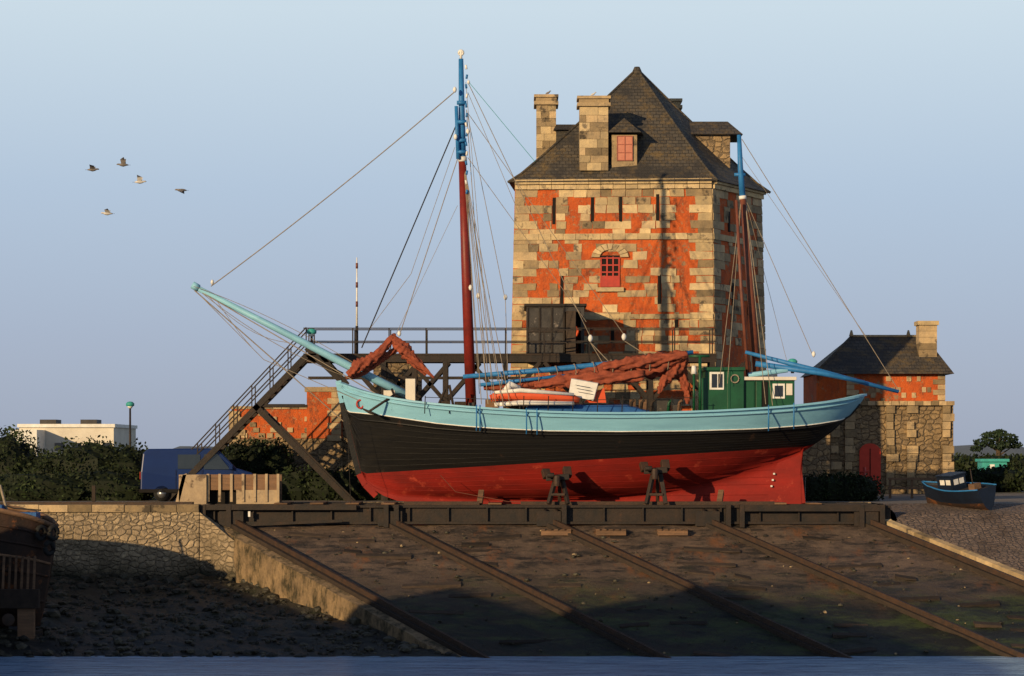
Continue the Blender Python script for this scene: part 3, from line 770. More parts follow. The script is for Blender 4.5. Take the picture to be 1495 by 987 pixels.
taperpx(b,[(1079,197,6),(1081,245,8),(1084,288,9)],dkblue); taperpx(b,[(1084,286,11),(1084.5,291,11)],white)
taperpx(b,[(1084.5,291,9),(1094,400,11),(1106,560,12)],mastbr); taperpx(b,[(1075,292,4),(1082,420,5),(1092,550,5)],mastbr,99.4)
taperpx(b,[(1072,255,5),(1088,255,5)],dkblue)
b.build('mizzen_mast',BT)
b=M()
taperpx(b,[(283,418,8),(420,488,10),(520,540,12),(600,580,13)],bluep)
taperpx(b,[(281,416,11),(290,421,11)],bluep)
b.build('bowsprit',BT)
b=M()
taperpx(b,[(676,550,6),(800,540,8),(920,528,8),(1012,514,6)],dkblue,99.2)
taperpx(b,[(700,562,5),(830,548,5)],dkblue,99)
b.build('main_boom',BT)
b=M()
taperpx(b,[(1088,514,5),(1200,543,8),(1312,572,5)],dkblue,99.3); taperpx(b,[(1103,531,8),(1200,545,8),(1262,558,5)],dkblue,99)
b.build('mizzen_boom',BT)
def cloth(b,path,rad,m,seg=22,n=50,seed=0,Y=99.2,sq=1.0):
    vs=[];fs=[]
    xs=[i/(len(path)-1) for i in range(len(path))]
    px=list(zip(xs,[p[0] for p in path]));py=list(zip(xs,[p[1] for p in path]));rr=list(zip(xs,rad))
    for i in range(n+1):
        t=i/n; c=W(sinterp(px,t),sinterp(py,t),Y); c2=W(sinterp(px,min(1,t+.01)),sinterp(py,min(1,t+.01)),Y); c0=W(sinterp(px,max(0,t-.01)),sinterp(py,max(0,t-.01)),Y)
        d=(c2-c0).normalized(); a=Vector((0,1,0)); q=d.cross(a).normalized()
        r=sinterp(rr,t)/38
        for k in range(seg):
            an=2*math.pi*k/seg; f=1+.7*noise.noise(Vector((k*.8+seed,i*.3,seed)))+.28*math.sin(an*5+i*.35)+.15*noise.noise(Vector((k*2.+seed,i*.9,seed)))
            vs.append(c+(a*math.cos(an)*.8+q*math.sin(an)*sq)*r*f)
    for i in range(n):
        for k in range(seg): fs.append((i*seg+k,i*seg+(k+1)%seg,(i+1)*seg+(k+1)%seg,(i+1)*seg+k))
    fs.append(tuple(range(seg)));fs.append(tuple(n*seg+k for k in range(seg)))
    b.add(vs,fs,m,.5,True)
b=M()
cloth(b,[(706,566),(760,562),(830,552),(900,541),(960,532),(1004,521)],[3,7,9,12,14,7],sailm,seed=2)
cloth(b,[(780,562),(850,554),(940,548)],[4,9,6],sailm,seed=8,Y=98.9)
cloth(b,[(880,535),(940,528),(1004,518)],[5,8,4],sailm,seed=18,Y=98.9)
cloth(b,[(1000,522),(985,540),(970,556),(962,575)],[6,9,6,2],sailm,seed=5)
cloth(b,[(1000,522),(996,545),(1003,570),(1004,590)],[4,6,5,2],sailm,seed=25,Y=99.4)
for px in range(730,1000,27): b.tube([W(px+3*math.cos(a),556-(px-730)*.11+ (13)*math.sin(a),99.2-.38*math.cos(a)) for a in [k*math.pi/5 for k in range(11)]],.02,rope,4,False)
b.build('furled_mainsail',BT)
b=M()
cloth(b,[(508,548),(525,534),(548,520),(574,493)],[4,8,6,4],sailm,seed=12)
cloth(b,[(570,490),(588,508),(604,524),(634,552)],[4,8,6,1],sailm,seed=15)
cloth(b,[(505,552),(530,545),(560,522),(585,505)],[2,3,4,3],sailm,seed=19,Y=99.5)
cloth(b,[(586,505),(600,525),(622,548)],[2,5,1],sailm,seed=29,Y=99.6)
b.build('furled_foresail',BT)
b=M()
def ln(x0,y0,x1,y1,Y0=100,Y1=100,r=.014,m=rope,sag=0):
    p=W(x0,y0,Y0);q=W(x1,y1,Y1); n=10 if sag else 1
    b.tube([p.lerp(q,k/n)-Vector((0,0,sag*4*(k/n)*(1-k/n))) for k in range(n+1)],r,m,4,False)
ln(665,133,308,418,r=.02,sag=.15); ln(668,178,528,508,m=dkrope,r=.024); ln(668,232,583,490,r=.016); ln(664,215,600,400,r=.01); ln(600,400,540,480,r=.01)
for x,y in ((703,590),(713,590),(724,591),(735,592),(745,593)): ln(677,238,x,y,100,97.4,r=.014)
for x,y in ((700,575),(716,575),(730,577)): ln(677,238,x,y,100,102.4,r=.012)
ln(680,120,720,588,100,97.4,r=.01); ln(681,160,738,440,100,99,r=.012); ln(681,160,712,590,100,99)
ln(683,120,862,492,r=.014); ln(683,118,781,236,m=teal,r=.01); ln(683,165,912,490,r=.012); ln(683,230,856,470,r=.011); ln(683,135,757,310,r=.01)
ln(862,500,905,545,r=.02,m=rope); ln(912,498,985,545,r=.02); ln(862,500,880,530,r=.015);ln(738,440,742,575,r=.012)
ln(1083,203,1312,570,r=.014); ln(1084,230,1265,492,r=.008); ln(1088,290,1188,522,r=.012); ln(1088,290,1150,532,r=.008); ln(1088,295,1118,590,100,98); ln(1088,295,1128,592,100,98)
ln(1082,292,1050,560,100,98.2,r=.012); ln(1082,292,1062,560,100,98.2,r=.012)
ln(283,420,575,590,100,98.6,r=.02); ln(284,423,385,525,r=.012); ln(385,525,560,600,100,98.9,r=.012); ln(284,424,507,620,r=.022,m=rope); ln(290,424,500,548,r=.012,sag=.3)
ln(283,418,520,532,99.6,99.6,r=.01,sag=-.2); ln(300,428,420,500,r=.01,sag=.4); ln(312,432,372,512,r=.01,sag=.1)
ln(577,490,668,300,r=.008); 
b.build('rigging',BT)
b=M()
for x,y,rr in ((862,494,5),(911,492,5),(738,434,4),(698,432,4),(687,420,4),(310,412,3.5),(583,487,4),(664,131,4),(683,192,4),(1188,517,4),(665,200,4),(684,120,3)):
    c=W(x,y,99.6); r=rr/38*.8
    b.tube([c+Vector((0,0,r*1.3)),c+Vector((0,0,r*.7)),c,c-Vector((0,0,r*.7)),c-Vector((0,0,r*1.3))],[r*.3,r*.75,r*.9,r*.75,r*.3],white,8)
b.build('pulley_blocks',BT)
b=M(); y0,y1=98.6,101.4
def pb(x0,x1,ya,yb,yt,ybm,m,t=.5): b.box(WX(x0,ya),WX(x1,ya),ya,yb,WZ(ybm,ya),WZ(yt,ya),m,t)
pb(1030,1086,y0,y1,541,602,green); pb(1027,1088,y0-.1,y1+.1,536,541,green)
pb(1086,1160,y0+.2,y1-.2,555,602,green); pb(1084,1163,y0+.05,y1-.1,550,555,cream)
pb(1036,1057,y0-.04,y0+.01,543,569,white); pb(1039,1047,y0-.06,y0-.035,546,566,glass); pb(1048.5,1055,y0-.06,y0-.035,546,566,glass)
pb(1062,1066,y0-.03,y0+.01,541,600,green)
c=W(1073,553,y0-.05); b.tube([c+Vector((.15*math.cos(a*math.pi/6),0,.15*math.sin(a*math.pi/6))) for a in range(13)],.03,rope,5,False)
pb(1089,1101,y0+.16,y0+.21,557,600,green); pb(1103,1121,y0+.15,y0+.22,557,600,darkint); pb(1104,1112,y0+.1,y0+.16,557,598,green)
pb(1128,1146,y0+.15,y0+.21,560,582,white); pb(1131,1143,y0+.12,y0+.16,563,579,glass)
pb(1148,1157,y0+.15,y0+.21,560,577,cream)
pb(1024,1031,y0-.1,y0+.6,552,602,green)
pb(1100,1135,99.5,100.2,544,550,white)
b.tube([W(1092,548,99),W(1150,540,99)],.1,bluep,8)
b.build('wheelhouse',BT,bevel=.025)
b=M()
b.hexa([tuple(W(x,y,Y)) for x,y,Y in ((765,604,98.3),(960,604,98.3),(960,602,101),(765,602,101),(772,590,98.5),(915,592,98.5),(915,590,100.8),(772,590,100.8))],tarp)
b.build('hatch_tarp',BT,bevel=.05)
b=M()
def tubepts(pts,r,m,Y,flat=1): b.tube([W(p[0],p[1],Y) for p in pts],r,m,10,True,flat)
tubepts([(716,582),(730,577),(790,578),(830,581),(846,585)],[.14,.22,.24,.22,.12],orange,98.2); tubepts([(716,582),(730,577),(790,578),(830,581),(846,585)],[.14,.22,.24,.22,.12],orange,99.6)
tubepts([(722,573),(760,570),(838,576)],[.06,.09,.06],white,98.0); tubepts([(722,591),(760,588),(838,589)],[.08,.1,.08],white,98.0)
b.hexa([tuple(W(x,y,Y)) for x,y,Y in ((725,588,98.3),(835,590,98.3),(835,588,99.5),(725,588,99.5),(725,578,98.3),(835,580,98.3),(835,578,99.5),(725,576,99.5))],white)
b.tube([W(735,572,98.6),W(745,562,98.8),W(760,566,98.8)],[.1,.16,.06],white,8)
b.build('inflatable_dinghy',BT)
b=M()
b.hexa([tuple(W(x,y,Y)) for x,y,Y in ((830,577,98.4),(866,585,98.4),(868,583,98.6),(832,575,98.6),(834,553,98.5),(873,560,98.5),(874,559,98.7),(835,552,98.7))],white)
b.hexa([tuple(W(x,y,Y)) for x,y,Y in ((853,588,98.6),(885,588,98.6),(885,587,100),(853,587,100),(870,572,98.8),(882,566,98.8),(882,566,99.8),(870,572,99.8))],orange)
for k in range(3): b.tube([W(840+k*2,562+k*5,98.38),W(862+k*2,566+k*5,98.38)],.008,dkrope,4)
b.build('notice_panel',BT)
b=M()
b.tube([W(1013,600,98.2),W(1013,545,98.2)],.05,green,6); b.tube([W(1013,546,98.2),W(1013,534,98.2)],[.11,.08],white,8)
b.tube([W(1022,600,98.2),W(1022,520,98.2)],.06,green,6); b.tube([W(1006,520,98.2),W(1036,520,98.2)],.05,green,6)
b.box(WX(560,99),WX(576,99),99,99.6,WZ(592,99),WZ(570,99),cream); b.box(WX(592,99),WX(606,99),99,99.5,WZ(590,99),WZ(553,99),cream)
for k in range(16):
    x=640+k*23+rnd.uniform(-8,8); h=rnd.uniform(6,18); c=W(x,600,99.5+rnd.random())
    b.box(c.x,c.x+rnd.uniform(.2,.5),c.y,c.y+.4,c.z-.3,c.z+h/38,random.choice([wood,dkwood,dkwood,greypaint,tarp]),rnd.random())
for px in (920,935,950,975,990): b.tube([W(px,604,98.6),W(px+2,588,98.6),W(px+6,584,98.6)],.06,random.choice([dkwood,wood,green]),6)
b.tube([W(640,592,98.6),W(650,568,98.6)],.05,dkwood,6); b.tube([W(662,594,98.6),W(656,562,98.6)],.05,dkwood,6)
for x in range(620,1020,36): b.tube([W(x,604,97.6),W(x+1,578,97.6)],.02,steel,5)
b.tube([W(x,580+4*math.sin((x-620)/400*3.14),97.6) for x in range(620,1021,20)],.012,dkrope,4,False)
b.build('deck_gear',BT)
b=M()
b.tube([W(540,600,98.0),W(575,577,98.4)],.05,steel,6); b.tube([W(530,597,98),W(540,602,97.9),W(552,606,98)],[.03,.07,.03],steel,6); b.tube([W(572,568,98.6),W(579,586,98.3)],.05,steel,6)
ringp=[W(526+5*math.cos(a*math.pi/6),590+6*math.sin(a*math.pi/6),99.1) for a in range(13)]
b.tube(ringp,.04,winred,6,False)
b.build('anchor',BT)
b=M()
b.tube([W(643,694,97.9),W(665,718,97.9),W(740,732,97.6),W(800,735,97.4)],.012,mastbr,5,False); b.tube([W(507,610,98.0),W(512,735,98.0)],.01,dkrope,4,False)
b.build('mooring_ropes',BT)

# ------------------------------------------------------------ cradle
CR=E('slipway_cradle')
b=M()
def ib(x0,x1,Y,z0,z1):
    b.box(x0,x1,Y-.18,Y+.18,z1-.09,z1,steel); b.box(x0,x1,Y-.18,Y+.18,z0,z0+.09,steel); b.box(x0,x1,Y-.04,Y+.04,z0+.09,z1-.09,steel)
    x=x0+.5
    while x<x1: b.box(x,x+.05,Y-.17,Y-.04,z0+.09,z1-.09,steel); x+=1.45
ib(-11.6,14.1,97,4.02,4.72); ib(-11.3,13.9,102.2,4.05,4.72); ib(-11.3,13.9,99.2,4.25,4.72); ib(-11.3,13.9,100.8,4.25,4.72)
for i in range(5):
    x=railx(i,96.7)-.6
    b.box(x-.25,x+.25,97.2,102.0,4.3,4.7,steel)
    for off in (-.35,.35):
        for yy in (96.9,97.6):
            c=Vector((railx(i,yy)+off*.6,yy,slipz(yy)+.42)); 
            b.tube([c-Vector((.06,0,0)),c+Vector((.06,0,0))],.2,steel,12)
    b.box(railx(i,97)-.45,railx(i,97)+.45,96.7,96.8,3.95,4.5,steel)
b.build('beams',CR)
b=M()
for px in (293,330,560,575,820,1060,1080,1255,1285): b.box(WX(px,96.6),WX(px,96.6)+.18,96.6,96.8,3.9,4.7+.05,steel)
b.box(WX(290,96.6),WX(520,96.6),96.62,96.72,4.55,4.74,steel); b.box(WX(1080,96.6),WX(1290,96.6),96.62,96.72,4.5,4.74,steel)
b.box(WX(362,96.5),WX(362,96.5)+.08,96.55,96.6,4.3,4.5,white)
b.beam((WX(500,96.7),96.5,4.15),(WX(360,96.7),96.5,4.0),.1,.1,steel)
b.build('fittings',CR)
b=M()
for k in range(16):
    x=-9+k*1.35; b.box(x,x+.5,98.6+rnd.uniform(-.3,.1),101.4,4.72,4.76+rnd.uniform(0,.03),wood,rnd.random())
for (px0,px1) in ((590,700),(760,880),(880,1130)): b.box(WX(px0,97.6),WX(px1,97.6),97.4,97.7,4.72,4.85,rail_m,.7)
b.build('keel_blocks',CR)
def arm(px,pt,pb_):
    b=M(); Y0=96.95
    b.beam(W(px-14,736,Y0),W(px-4,pt+14,Y0+.3),.14,.16,steel); b.beam(W(px+14,736,Y0),W(px+6,pt+14,Y0+.3),.14,.16,steel); b.beam(W(px+2,736,Y0+1),W(px+2,pt+16,Y0+.4),.14,.14,rail_m)
    b.beam(W(px-10,722,Y0),W(px+10,722,Y0),.08,.1,rail_m)
    b.beam(W(px-18,pt+12,Y0+.3),W(px+16,pt+10,Y0+.3),.4,.22,steel)
    b.beam(W(px-16,pt+12,Y0+.4),W(px-19,pt,Y0+.6),.3,.2,rail_m); b.beam(W(px+14,pt+10,Y0+.4),W(px+12,pt-3,Y0+.6),.3,.25,rail_m)
    b.tube([W(px-2,pt+24,Y0-.1),W(px-2,pt+8,Y0-.1)],.13,rail_m,8); b.tube([W(px-16,pt+8,Y0-.12),W(px-6,pt+8,Y0-.12)],.1,steel,8)
    return b.build('bilge_arm',CR,bevel=.02)
arm(815,686,0); arm(958,676,0)
for px in (700,1050): 
    b=M(); b.beam(W(px,737,98),W(px+3,718,98.6),.2,.2,wood); b.build('prop',CR)

# ------------------------------------------------------------ steel gantry walkway + stair
G=E('steel_footbridge'); Yg=105.6; Yh=107.0
b=M()
xl,xr=WX(443,Yg),WX(1046,Yg); zd=WZ(518,Yg)
for Y in (Yg,Yh): b.box(xl,xr,Y-.08,Y+.08,zd-.3,zd-.02,steel)
b.box(xl,xr,Yg-.1,Yh+.1,zd-.02,zd+.05,dkwood)
for px in (455,515,568,622,680,738,795,860,930,985,1040):
    for Y in (Yg,Yh):
        x=WX(px,Yg); b.beam((x,Y,zd),(x,Y,zd+1.08),.05,.05,steel)
for Y in (Yg,Yh):
    for h in (.55,1.08): b.beam((xl,Y,zd+h),(xr,Y,zd+h),.045,.045,steel)
b.build('deck_and_railing',G)
b=M()
for px in (560,605,650,738,845,950,1040):
    x=WX(px,Yg)
    for Y in (Yg,Yh):
        b.beam((x,Y,GZ),(x,Y,zd-.3),.2,.2,steel)
        for sg in (-1,1): b.beam((x,Y,zd-1.9),(x+sg*1.4,Y,zd-.3),.14,.16,steel)
    b.beam((x,Yg,zd-1.9),(x,Yh,zd-1.9),.14,.14,steel)
b.box(WX(450,Yg),xr,Yg-.05,Yg+.05,zd-1.0,zd-.88,steel)
def pbm(x0,y0,x1,y1,w_=.2,Ys=(Yg,Yh),m=steel):
    for Y in Ys: b.beam(Vector((WX(x0,Yg),Y,WZ(y0,Yg))),Vector((WX(x1,Yg),Y,WZ(y1,Yg))),w_,w_,m)
pbm(447,520,240,733,.24); pbm(372,592,514,735,.24); pbm(447,520,497,545,.16); pbm(452,500,505,560,.16); pbm(372,592,445,592,.12)
b.build('trestle',G)
b=M()
pbm(447,478,276,660,.05);pbm(447,497,262,690,.05); pbm(276,660,240,700,.05)
for k in range(8):
    t=k/7; x=lerp(447,262,t); pbm(x,lerp(478,674,t),x,lerp(520,712,t),.045)
for k in range(22):
    t=(k+.5)/22; p=W(lerp(447,245,t),lerp(520,728,t),Yg); b.box(p.x-.14,p.x+.14,Yg,Yh,p.z,p.z+.04,steel)
b.build('stair',G)
b=M(); pbm(447,508,497,556,.2); b.build('brace',G)

b=M(); b.tube([W(521,478,107.2),W(521,376,107.2)],[.045,.022],white,6); b.tube([W(521,520,107.2),W(521,476,107.2)],.06,steel,6)
for k in range(3): b.tube([W(521,392+k*28,107.2),W(521,384+k*28,107.2)],.05,mastbr,6)
b.build('signal_mast')
def lamp(px,pyt,pyb,Y,name='street_lamp'):
    b=M(); b.tube([W(px,pyb,Y),W(px,pyt+6,Y)],[.07,.045],steel,8)
    c=W(px,pyt,Y)
    b.tube([c+Vector((0,0,.12)),c+Vector((0,0,.1)),c+Vector((0,0,.03)),c-Vector((0,0,.08)),c-Vector((0,0,.14))],[.05,.12,.2,.19,.06],teal,12)
    b.tube([c-Vector((0,0,.08)),c-Vector((0,0,.2))],[.15,.08],white,10)
    b.build(name)
lamp(190,590,722,122); lamp(455,484,516,Yg); lamp(1157,528,545,104)

# ------------------------------------------------------------ left setting
V=E('parked_van',(WX(209,106),105.2,GZ),(0,0,math.radians(6)))
b=M(); prof=[(0,.42),(.02,1.2),(.1,1.95),(.3,2.13),(2.8,2.15),(3.15,2.08),(3.85,1.35),(4.5,1.15),(4.68,.9),(4.72,.42)]
nP=len(prof)
def vy(z): return .95 if z<1.2 else .95-.12*(z-1.2)
b.add([(x,1-vy(z),z) for x,z in prof]+[(x,1+vy(z),z) for x,z in prof],[tuple(range(nP)),tuple(range(2*nP-1,nP-1,-1))]+[(i,(i+1)%nP,nP+(i+1)%nP,nP+i) for i in range(nP)],vanm)
b.build('body',V,bevel=.05)
b=M()
def q(pts,m,off=.012): b.add([(x,1-vy(z)-off,z) for x,z in pts],[tuple(range(len(pts)))],m)
q([(2.55,1.3),(3.6,1.3),(3.1,1.92),(2.55,1.92)],glass); q([(1.5,1.32),(2.4,1.32),(2.4,1.9),(1.5,1.9)],glass)
b.add([(3.82,.2,1.4),(3.82,1.8,1.4),(3.2,1.7,2.03),(3.2,.3,2.03)],[(0,1,2,3)],glass)
b.add([(-.012,.35,1.25),(-.012,1.65,1.25),(.06,1.6,1.85),(.06,.4,1.85)],[(0,1,2,3)],glass)
for x in (1.42,2.47,3.68): b.box(x,x+.015,.035,.045,.5,1.3,darkint)
b.box(-.05,4.8,.04,1.96,.36,.5,darkint); b.box(4.6,4.7,.15,.5,.75,.95,white); b.box(-.03,0,.1,.25,.9,1.2,winred)
for x in (.85,3.85):
    for y in (.05,1.75):
        b.tube([(x,y,.32),(x,y+.2,.32)],.32,tyre,18); b.tube([(x,y-.01,.32),(x,y+.21,.32)],.18,chrome,12)
b.box(3.55,3.7,-.12,.05,1.3,1.5,vanm)
b.build('trim_and_wheels',V)
b=M(); Y=99.5
x0,x1=WX(262,Y),WX(408,Y); zb_,zt_=GZ,WZ(693,Y)
b.box(x0,WX(302,Y),Y-.2,Y+1.2,zb_,zt_,concrete); b.hexa([(x0-.15,Y-.2,zb_),(x0,Y-.2,zb_),(x0,Y+1,zb_),(x0-.15,Y+1,zb_),(x0+.15,Y-.2,zt_),(x0+.3,Y-.2,zt_+.05),(x0+.3,Y+1,zt_+.05),(x0+.15,Y+1,zt_)],concrete)
b.box(WX(302,Y),x1,Y,Y+.12,zb_+.55,zt_,wood,.9); b.box(WX(302,Y),x1,Y+1,Y+1.1,zb_,zt_,wood,.8)
b.box(WX(345,Y),x1,Y-.02,Y+.1,zb_,zb_+.55,concrete)
for k in range(7): x=lerp(WX(302,Y),x1-.1,k/6); b.box(x,x+.1,Y-.08,Y-.003,zb_+.1,zt_+.03,concrete)
b.box(WX(302,Y),WX(345,Y),Y+.3,Y+.4,zb_,zb_+.55,darkint)
b.build('timber_hopper')
b=M(); b.box(WX(134,98),WX(139,98),98,98.1,GZ,WZ(709,98),dkwood); b.build('bollard')
foliage('hedge',[((WX(18,112),112,5.6),(1.6,1.5,2.1)),((WX(75,110),111,5.5),(2.0,1.5,1.25)),((WX(130,110),110,5.7),(2.2,1.5,1.6)),((WX(188,110),110,5.6),(1.5,1.4,1.5)),((WX(-60,112),112,6.0),(3,1.5,2.0)),((WX(60,108),107,5.1),(2.8,1,.9)),((WX(160,108),107.5,5.1),(2.2,1,1.0))],19000,.085,leafm,seed=4)
foliage('hedge',[((WX(345,109.5),109.5,6.05),(1.0,.8,1.2)),((WX(375,109.5),109.5,6.1),(1.0,.8,1.2)),((WX(405,109.5),109.5,6.0),(.7,.8,1.2))],4500,.08,leafm,seed=5)
foliage('hedge',[((WX(x,108),108,5.1),(1.3,.7,1.05)) for x in (430,470,510,550,590)],4500,.08,leafm,seed=6)
foliage('hedge',[((WX(x,106.5),106.5,5.1),(1.0,.7,.75)) for x in (1190,1215,1240,1255)],4500,.07,leafm,seed=7)
foliage('hedge',[((WX(x,130),130,5.3),(2.0,1,.55+.1*(x%3))) for x in (1425,1460,1500,1540)],4500,.10,leafm,seed=8)
foliage('hedge',[((WX(x,220),220,5.6),(4.0,2,.9)) for x in (1400,1450,1500,260,300)],5000,.2,leafm,seed=9)
b=M(); Y=170
x0,x1=WX(28,Y),WX(166,Y)
b.box(x0,x1,Y,Y+10,GZ,WZ(624,Y),cream); b.box(x0-.1,x1+.1,Y-.15,Y+10.1,WZ(624,Y),WZ(619,Y),white)
for px in (62,122): b.box(WX(px-12,Y),WX(px+12,Y),Y+2,Y+4,WZ(619,Y),WZ(612,Y),greypaint); 
b.box(WX(28,Y),WX(66,Y),Y-3,Y,GZ,WZ(628,Y),white)
for px in (80,105,130,150): b.box(WX(px,Y),WX(px,Y)+.6,Y-.05,Y-.01,6.8,7.3,glass)
b.build('flat_roofed_building')
PT=E('pine_tree'); Y=330; c=W(1455,665,Y)
b=M(); b.tube([(c.x,Y,GZ-.3),(c.x+.3,Y,7.2),(c.x,Y,8.5)],[.4,.3,.15],bark,8)
for k in range(8):
    a=k*.8; b.tube([(c.x+.2,Y,6.2+.2*k),(c.x+1.6*math.cos(a)*1.3,Y+1.3*math.sin(a),7.4+.18*k)],[.14,.04],bark,6)
b.build('trunk',PT)
foliage('crown',[((c.x+dx_,Y+dy_,z_),(r_,r_,r_*.42)) for dx_,dy_,z_,r_ in ((-1.6,0,7.9,1.3),(-.4,.5,8.7,1.5),(1.2,-.3,8.4,1.5),(2.3,.2,7.6,1.0),(.3,-.6,7.5,1.2),(-2.6,0,7.1,.8),(.4,0,9.2,.9))],2200,.2,leafp,PT,core=.35,seed=11)
b=M(); Y=200; b.box(WX(1434,Y),WX(1470,Y),Y,Y+2,GZ,WZ(674,Y),teal); b.box(WX(1431,Y),WX(1473,Y),Y-.2,Y+2.2,WZ(674,Y),WZ(670,Y),teal); b.box(WX(1445,Y),WX(1452,Y),Y-.05,Y-.01,GZ,WZ(678,Y),white); b.build('teal_kiosk')
b=M(); Y=112
for px in (1298,1330,1362): b.box(WX(px,Y),WX(px,Y)+.1,Y,Y+.1,GZ,GZ+.9,wood,.5)
for z in (.4,.8): b.box(WX(1296,Y),WX(1368,Y),Y-.05,Y-.005,GZ+z,GZ+z+.1,wood,.7)
b.build('timber_fence')
b=M(); Y=110; b.tube([W(1262,722,Y),W(1262,682,Y)],.06,winred,6); b.tube([W(1255,690,Y),W(1269,688,Y)],.05,winred,6); b.build('red_post')
b=M(); Y=104; 
b.box(WX(1143,Y),WX(1176,Y),Y,Y+.08,GZ+.1,WZ(697,Y),white); b.box(WX(1147,Y),WX(1160,Y),Y-.02,Y-.003,GZ+.3,WZ(702,Y),tarp); b.box(WX(1163,Y),WX(1173,Y),Y-.02,Y-.003,GZ+.4,WZ(701,Y),greypaint)
for px in (1144,1173): b.box(WX(px,Y),WX(px,Y)+.07,Y-.04,Y-.021,GZ,WZ(694,Y),steel)
b.build('notice_board')

# ------------------------------------------------------------ small boats
def smallhull(b,L,Bm,Hh,m,m2,n=16,transom=.6,railm=wood,deck=dkwood):
    rows=[]
    for i in range(n+1):
        t=i/n; w_=Bm*((1-(t)**2.6)*(transom+(1-transom)*math.sin(math.pi*min(.5,t))))
        w_=max(w_,.03); zs=Hh*(1+.28*t*t*t+.05*(1-t)); zk=.0+.25*Hh*max(0,t-.7)*2
        rows.append([(L*(t-.5)+ (z_*.12 if t>.8 else 0),w_*(z_**.5 if z_>0 else .06),lerp(zk,zs,z_)) for z_ in [k/8 for k in range(9)]])
    for sd_ in (-1,1):
        vs=[(x,sd_*y,z) for r in rows for x,y,z in r]
        fl=[(i*9+k,(i+1)*9+k,(i+1)*9+k+1,i*9+k+1) for i in range(n) for k in range(8)]
        lo=[f for f in fl if f[0]%9<3]; up=[f for f in fl if f[0]%9>=3]
        b.add(vs,up,m,.5,True); b.add(vs,lo,m2,.5,True)
        b.tube([(r[-1][0],sd_*r[-1][1],r[-1][2]) for r in rows],.035,railm,6)
    r=rows[0]; b.add([(x,y,z) for x,y,z in r]+[(x,-y,z) for x,y,z in reversed(r)],[tuple(range(18))],m)
    for i in range(n):
        a,c=rows[i][7],rows[i+1][7]; b.add([(a[0],-a[1],a[2]),(c[0],-c[1],c[2]),(c[0],c[1],c[2]),(a[0],a[1],a[2])],[(0,1,2,3)],deck)
    return rows
SB=E('small_fishing_boat',(WX(1400,100),100.0,4.5),(math.radians(-12),0,math.radians(122)),.84)
b=M(); smallhull(b,4.2,.95,1.0,skyhull,rusty,railm=dkblue,deck=dkwood); b.build('hull',SB)
b=M(); b.box(-.3,.7,-.42,.42,.9,1.6,skyhull); b.box(-.35,.75,-.46,.46,1.6,1.66,skyhull)
for y in (-.43,.42): b.box(-.2,.1,y,y+.01,1.22,1.45,white); b.box(.2,.5,y,y+.01,1.22,1.45,white)
b.box(.7,.712,-.3,.3,1.2,1.45,glass)
for y0_ in (-.3,.04): b.box(-.312,-.3,y0_,y0_+.26,1.2,1.45,white)
b.tube([(-1.2,0,.8),(-1.2,0,1.9)],.03,steel,6); b.box(-1.4,-1.0,-.3,.1,.95,1.2,wood); b.tube([(.9,0,1.0),(.9,0,1.9)],.025,steel,6)
b.build('cabin',SB)
OB=E('old_rusty_boat')
Yb_=89.0
rows=[]
b=M()
for (px,pt,hw) in [(-160,730,1.5),(-90,733,1.6),(-30,738,1.6),(14,744,1.5),(48,752,1.25),(68,760,.85),(80,768,.35)]:
    zt_=WZ(pt,Yb_); r=[]
    for k in range(9):
        t=k/8; z=lerp(.75,zt_,t); xx=px-(1-t)**1.5*22 if px>0 else px
        r.append((WX(xx,Yb_),hw*(.12+.88*t**.55),z))
    rows.append(r)
for sd_ in (-1,1):
    vs=[(x,Yb_+sd_*y,z) for r in rows for x,y,z in r]
    b.add(vs,[(i*9+k,(i+1)*9+k,(i+1)*9+k+1,i*9+k+1) for i in range(len(rows)-1) for k in range(8)],rusty,.5,True)
    for k in (2,4,5,6,7,8): b.tube([(r[k][0],Yb_+sd_*(r[k][1]+.02),r[k][2]) for r in rows],.05 if k<8 else .09,wood if k in(5,8) else rusty,6,tint=rnd.random())
r=rows[-1]; b.add([(x,Yb_+y,z) for x,y,z in r]+[(x,Yb_-y,z) for x,y,z in reversed(r)],[tuple(range(18))],rusty)
for i in range(len(rows)-1):
    a,c=rows[i][7],rows[i+1][7]; b.add([(a[0],Yb_-a[1],a[2]),(c[0],Yb_-c[1],c[2]),(c[0],Yb_+c[1],c[2]),(a[0],Yb_+a[1],a[2])],[(0,1,2,3)],dkwood)
b.build('hull',OB)
b=M()
for (px,pyy) in ((78,778),(72,800),(60,778)):
    c=W(px,pyy,Yb_-1.0); b.tube([c+Vector((.12*math.cos(a*math.pi/6),.12*math.cos(a*math.pi/6),.2*math.sin(a*math.pi/6))) for a in range(13)],.09,tyre,8,False)
b.box(WX(24,Yb_),WX(56,Yb_),Yb_-.4,Yb_+.4,WZ(768,Yb_),WZ(748,Yb_),tarp); b.box(WX(-20,Yb_),WX(6,Yb_),Yb_-.4,Yb_+.4,WZ(765,Yb_),WZ(737,Yb_),tarp)
b.tube([W(0,708,Yb_),W(10,745,Yb_)],.05,rope,6); b.tube([W(0,735,Yb_),W(20,742,Yb_),W(60,745,Yb_)],.03,dkrope,6)
b.box(WX(26,Yb_-1.4),WX(50,Yb_-1.4),Yb_-1.5,Yb_-1.2,.2,WZ(888,Yb_-1.4),wood,.9); b.box(WX(-10,Yb_-1.4),WX(58,Yb_-1.4),Yb_-1.6,Yb_-1.3,WZ(888,Yb_-1.4),WZ(860,Yb_-1.4),dkwood,.5)
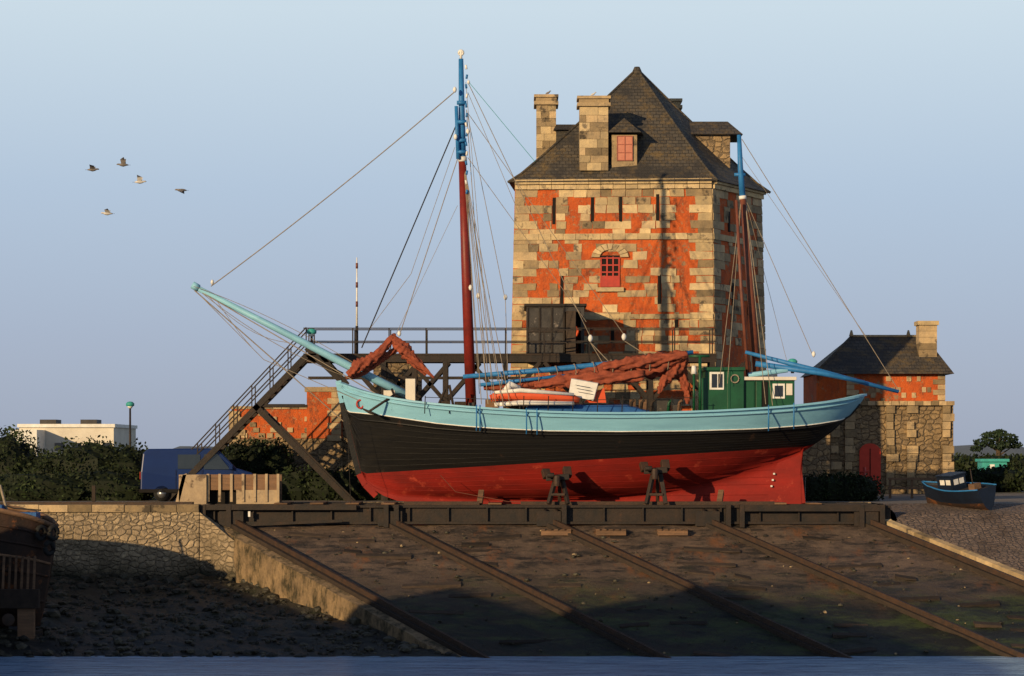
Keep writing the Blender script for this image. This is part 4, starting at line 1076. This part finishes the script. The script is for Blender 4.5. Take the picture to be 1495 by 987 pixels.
b.tube([W(12,905,Yb_-1.5),W(12,905,Yb_-1.7)],.22,rail_m,12)
for k in range(6): b.beam(W(6+k*9,812,Yb_-1.5),W(4+k*9,862,Yb_-1.45),.08,.08,wood,rnd.random())
b.build('deck_clutter_and_fenders',OB,bevel=.02)

# ------------------------------------------------------------ birds
def bird(px,py,face,lift,m=feather,Y=100,name='flying_bird',s=1.0):
    o=E(name,W(px,py,Y),(0,0,0))
    b=M(); f=face
    b.tube([(-.2*f*s,0,0),(-.1*f*s,0,.01),(0,0,0),(.1*f*s,0,.01),(.17*f*s,0,.03),(.21*f*s,0,.03),(.26*f*s,0,.02)],[.015*s,.045*s,.065*s,.05*s,.03*s,.033*s,.008*s],m,8)
    b.add([(-.15*f*s,-.02,0),(-.15*f*s,.02,0),(-.28*f*s,.06,0),(-.28*f*s,-.06,0)],[(0,1,2,3)],m)
    b.build('body',o)
    b=M()
    for sd_ in (-1,1):
        a=lift; p0=Vector((.07*f*s,sd_*.03,.03)); p1=Vector((-.09*f*s,sd_*.03,.02))
        m1=Vector((.1*f*s,sd_*.22*math.cos(a)*s,.03+.22*math.sin(a)*s)); m2=Vector((-.08*f*s,sd_*.2*math.cos(a)*s,.02+.2*math.sin(a)*s))
        t=Vector((-.06*f*s,sd_*.42*math.cos(a*.8)*s,.42*math.sin(a*.8)*s))
        b.add([p0,p1,m2,m1,t],[(0,1,2,3),(3,2,4)],m)
    b.build('wings',o)
bird(135,248,1,.5); bird(180,241,-1,.9); bird(204,266,1,.8,featherw); bird(265,278,-1,-.3); bird(157,312,-1,.5,featherw)
def perched(px,py,Y,m=featherw):
    o=E('perched_bird',W(px,py,Y),scale=.55); b=M()
    b.tube([(-.2,0,.02),(-.08,0,.08),(.04,0,.12),(.12,0,.17),(.15,0,.24),(.19,0,.26),(.27,0,.25)],[.015,.07,.085,.05,.045,.045,.01],m,8)
    for y in (-.03,.03): b.tube([(0,y,.08),(0,y,-.06)],.01,orange,4)
    b.build('body',o)
perched(800,137.5,115.5,feather); perched(866,139.5,113,featherw)
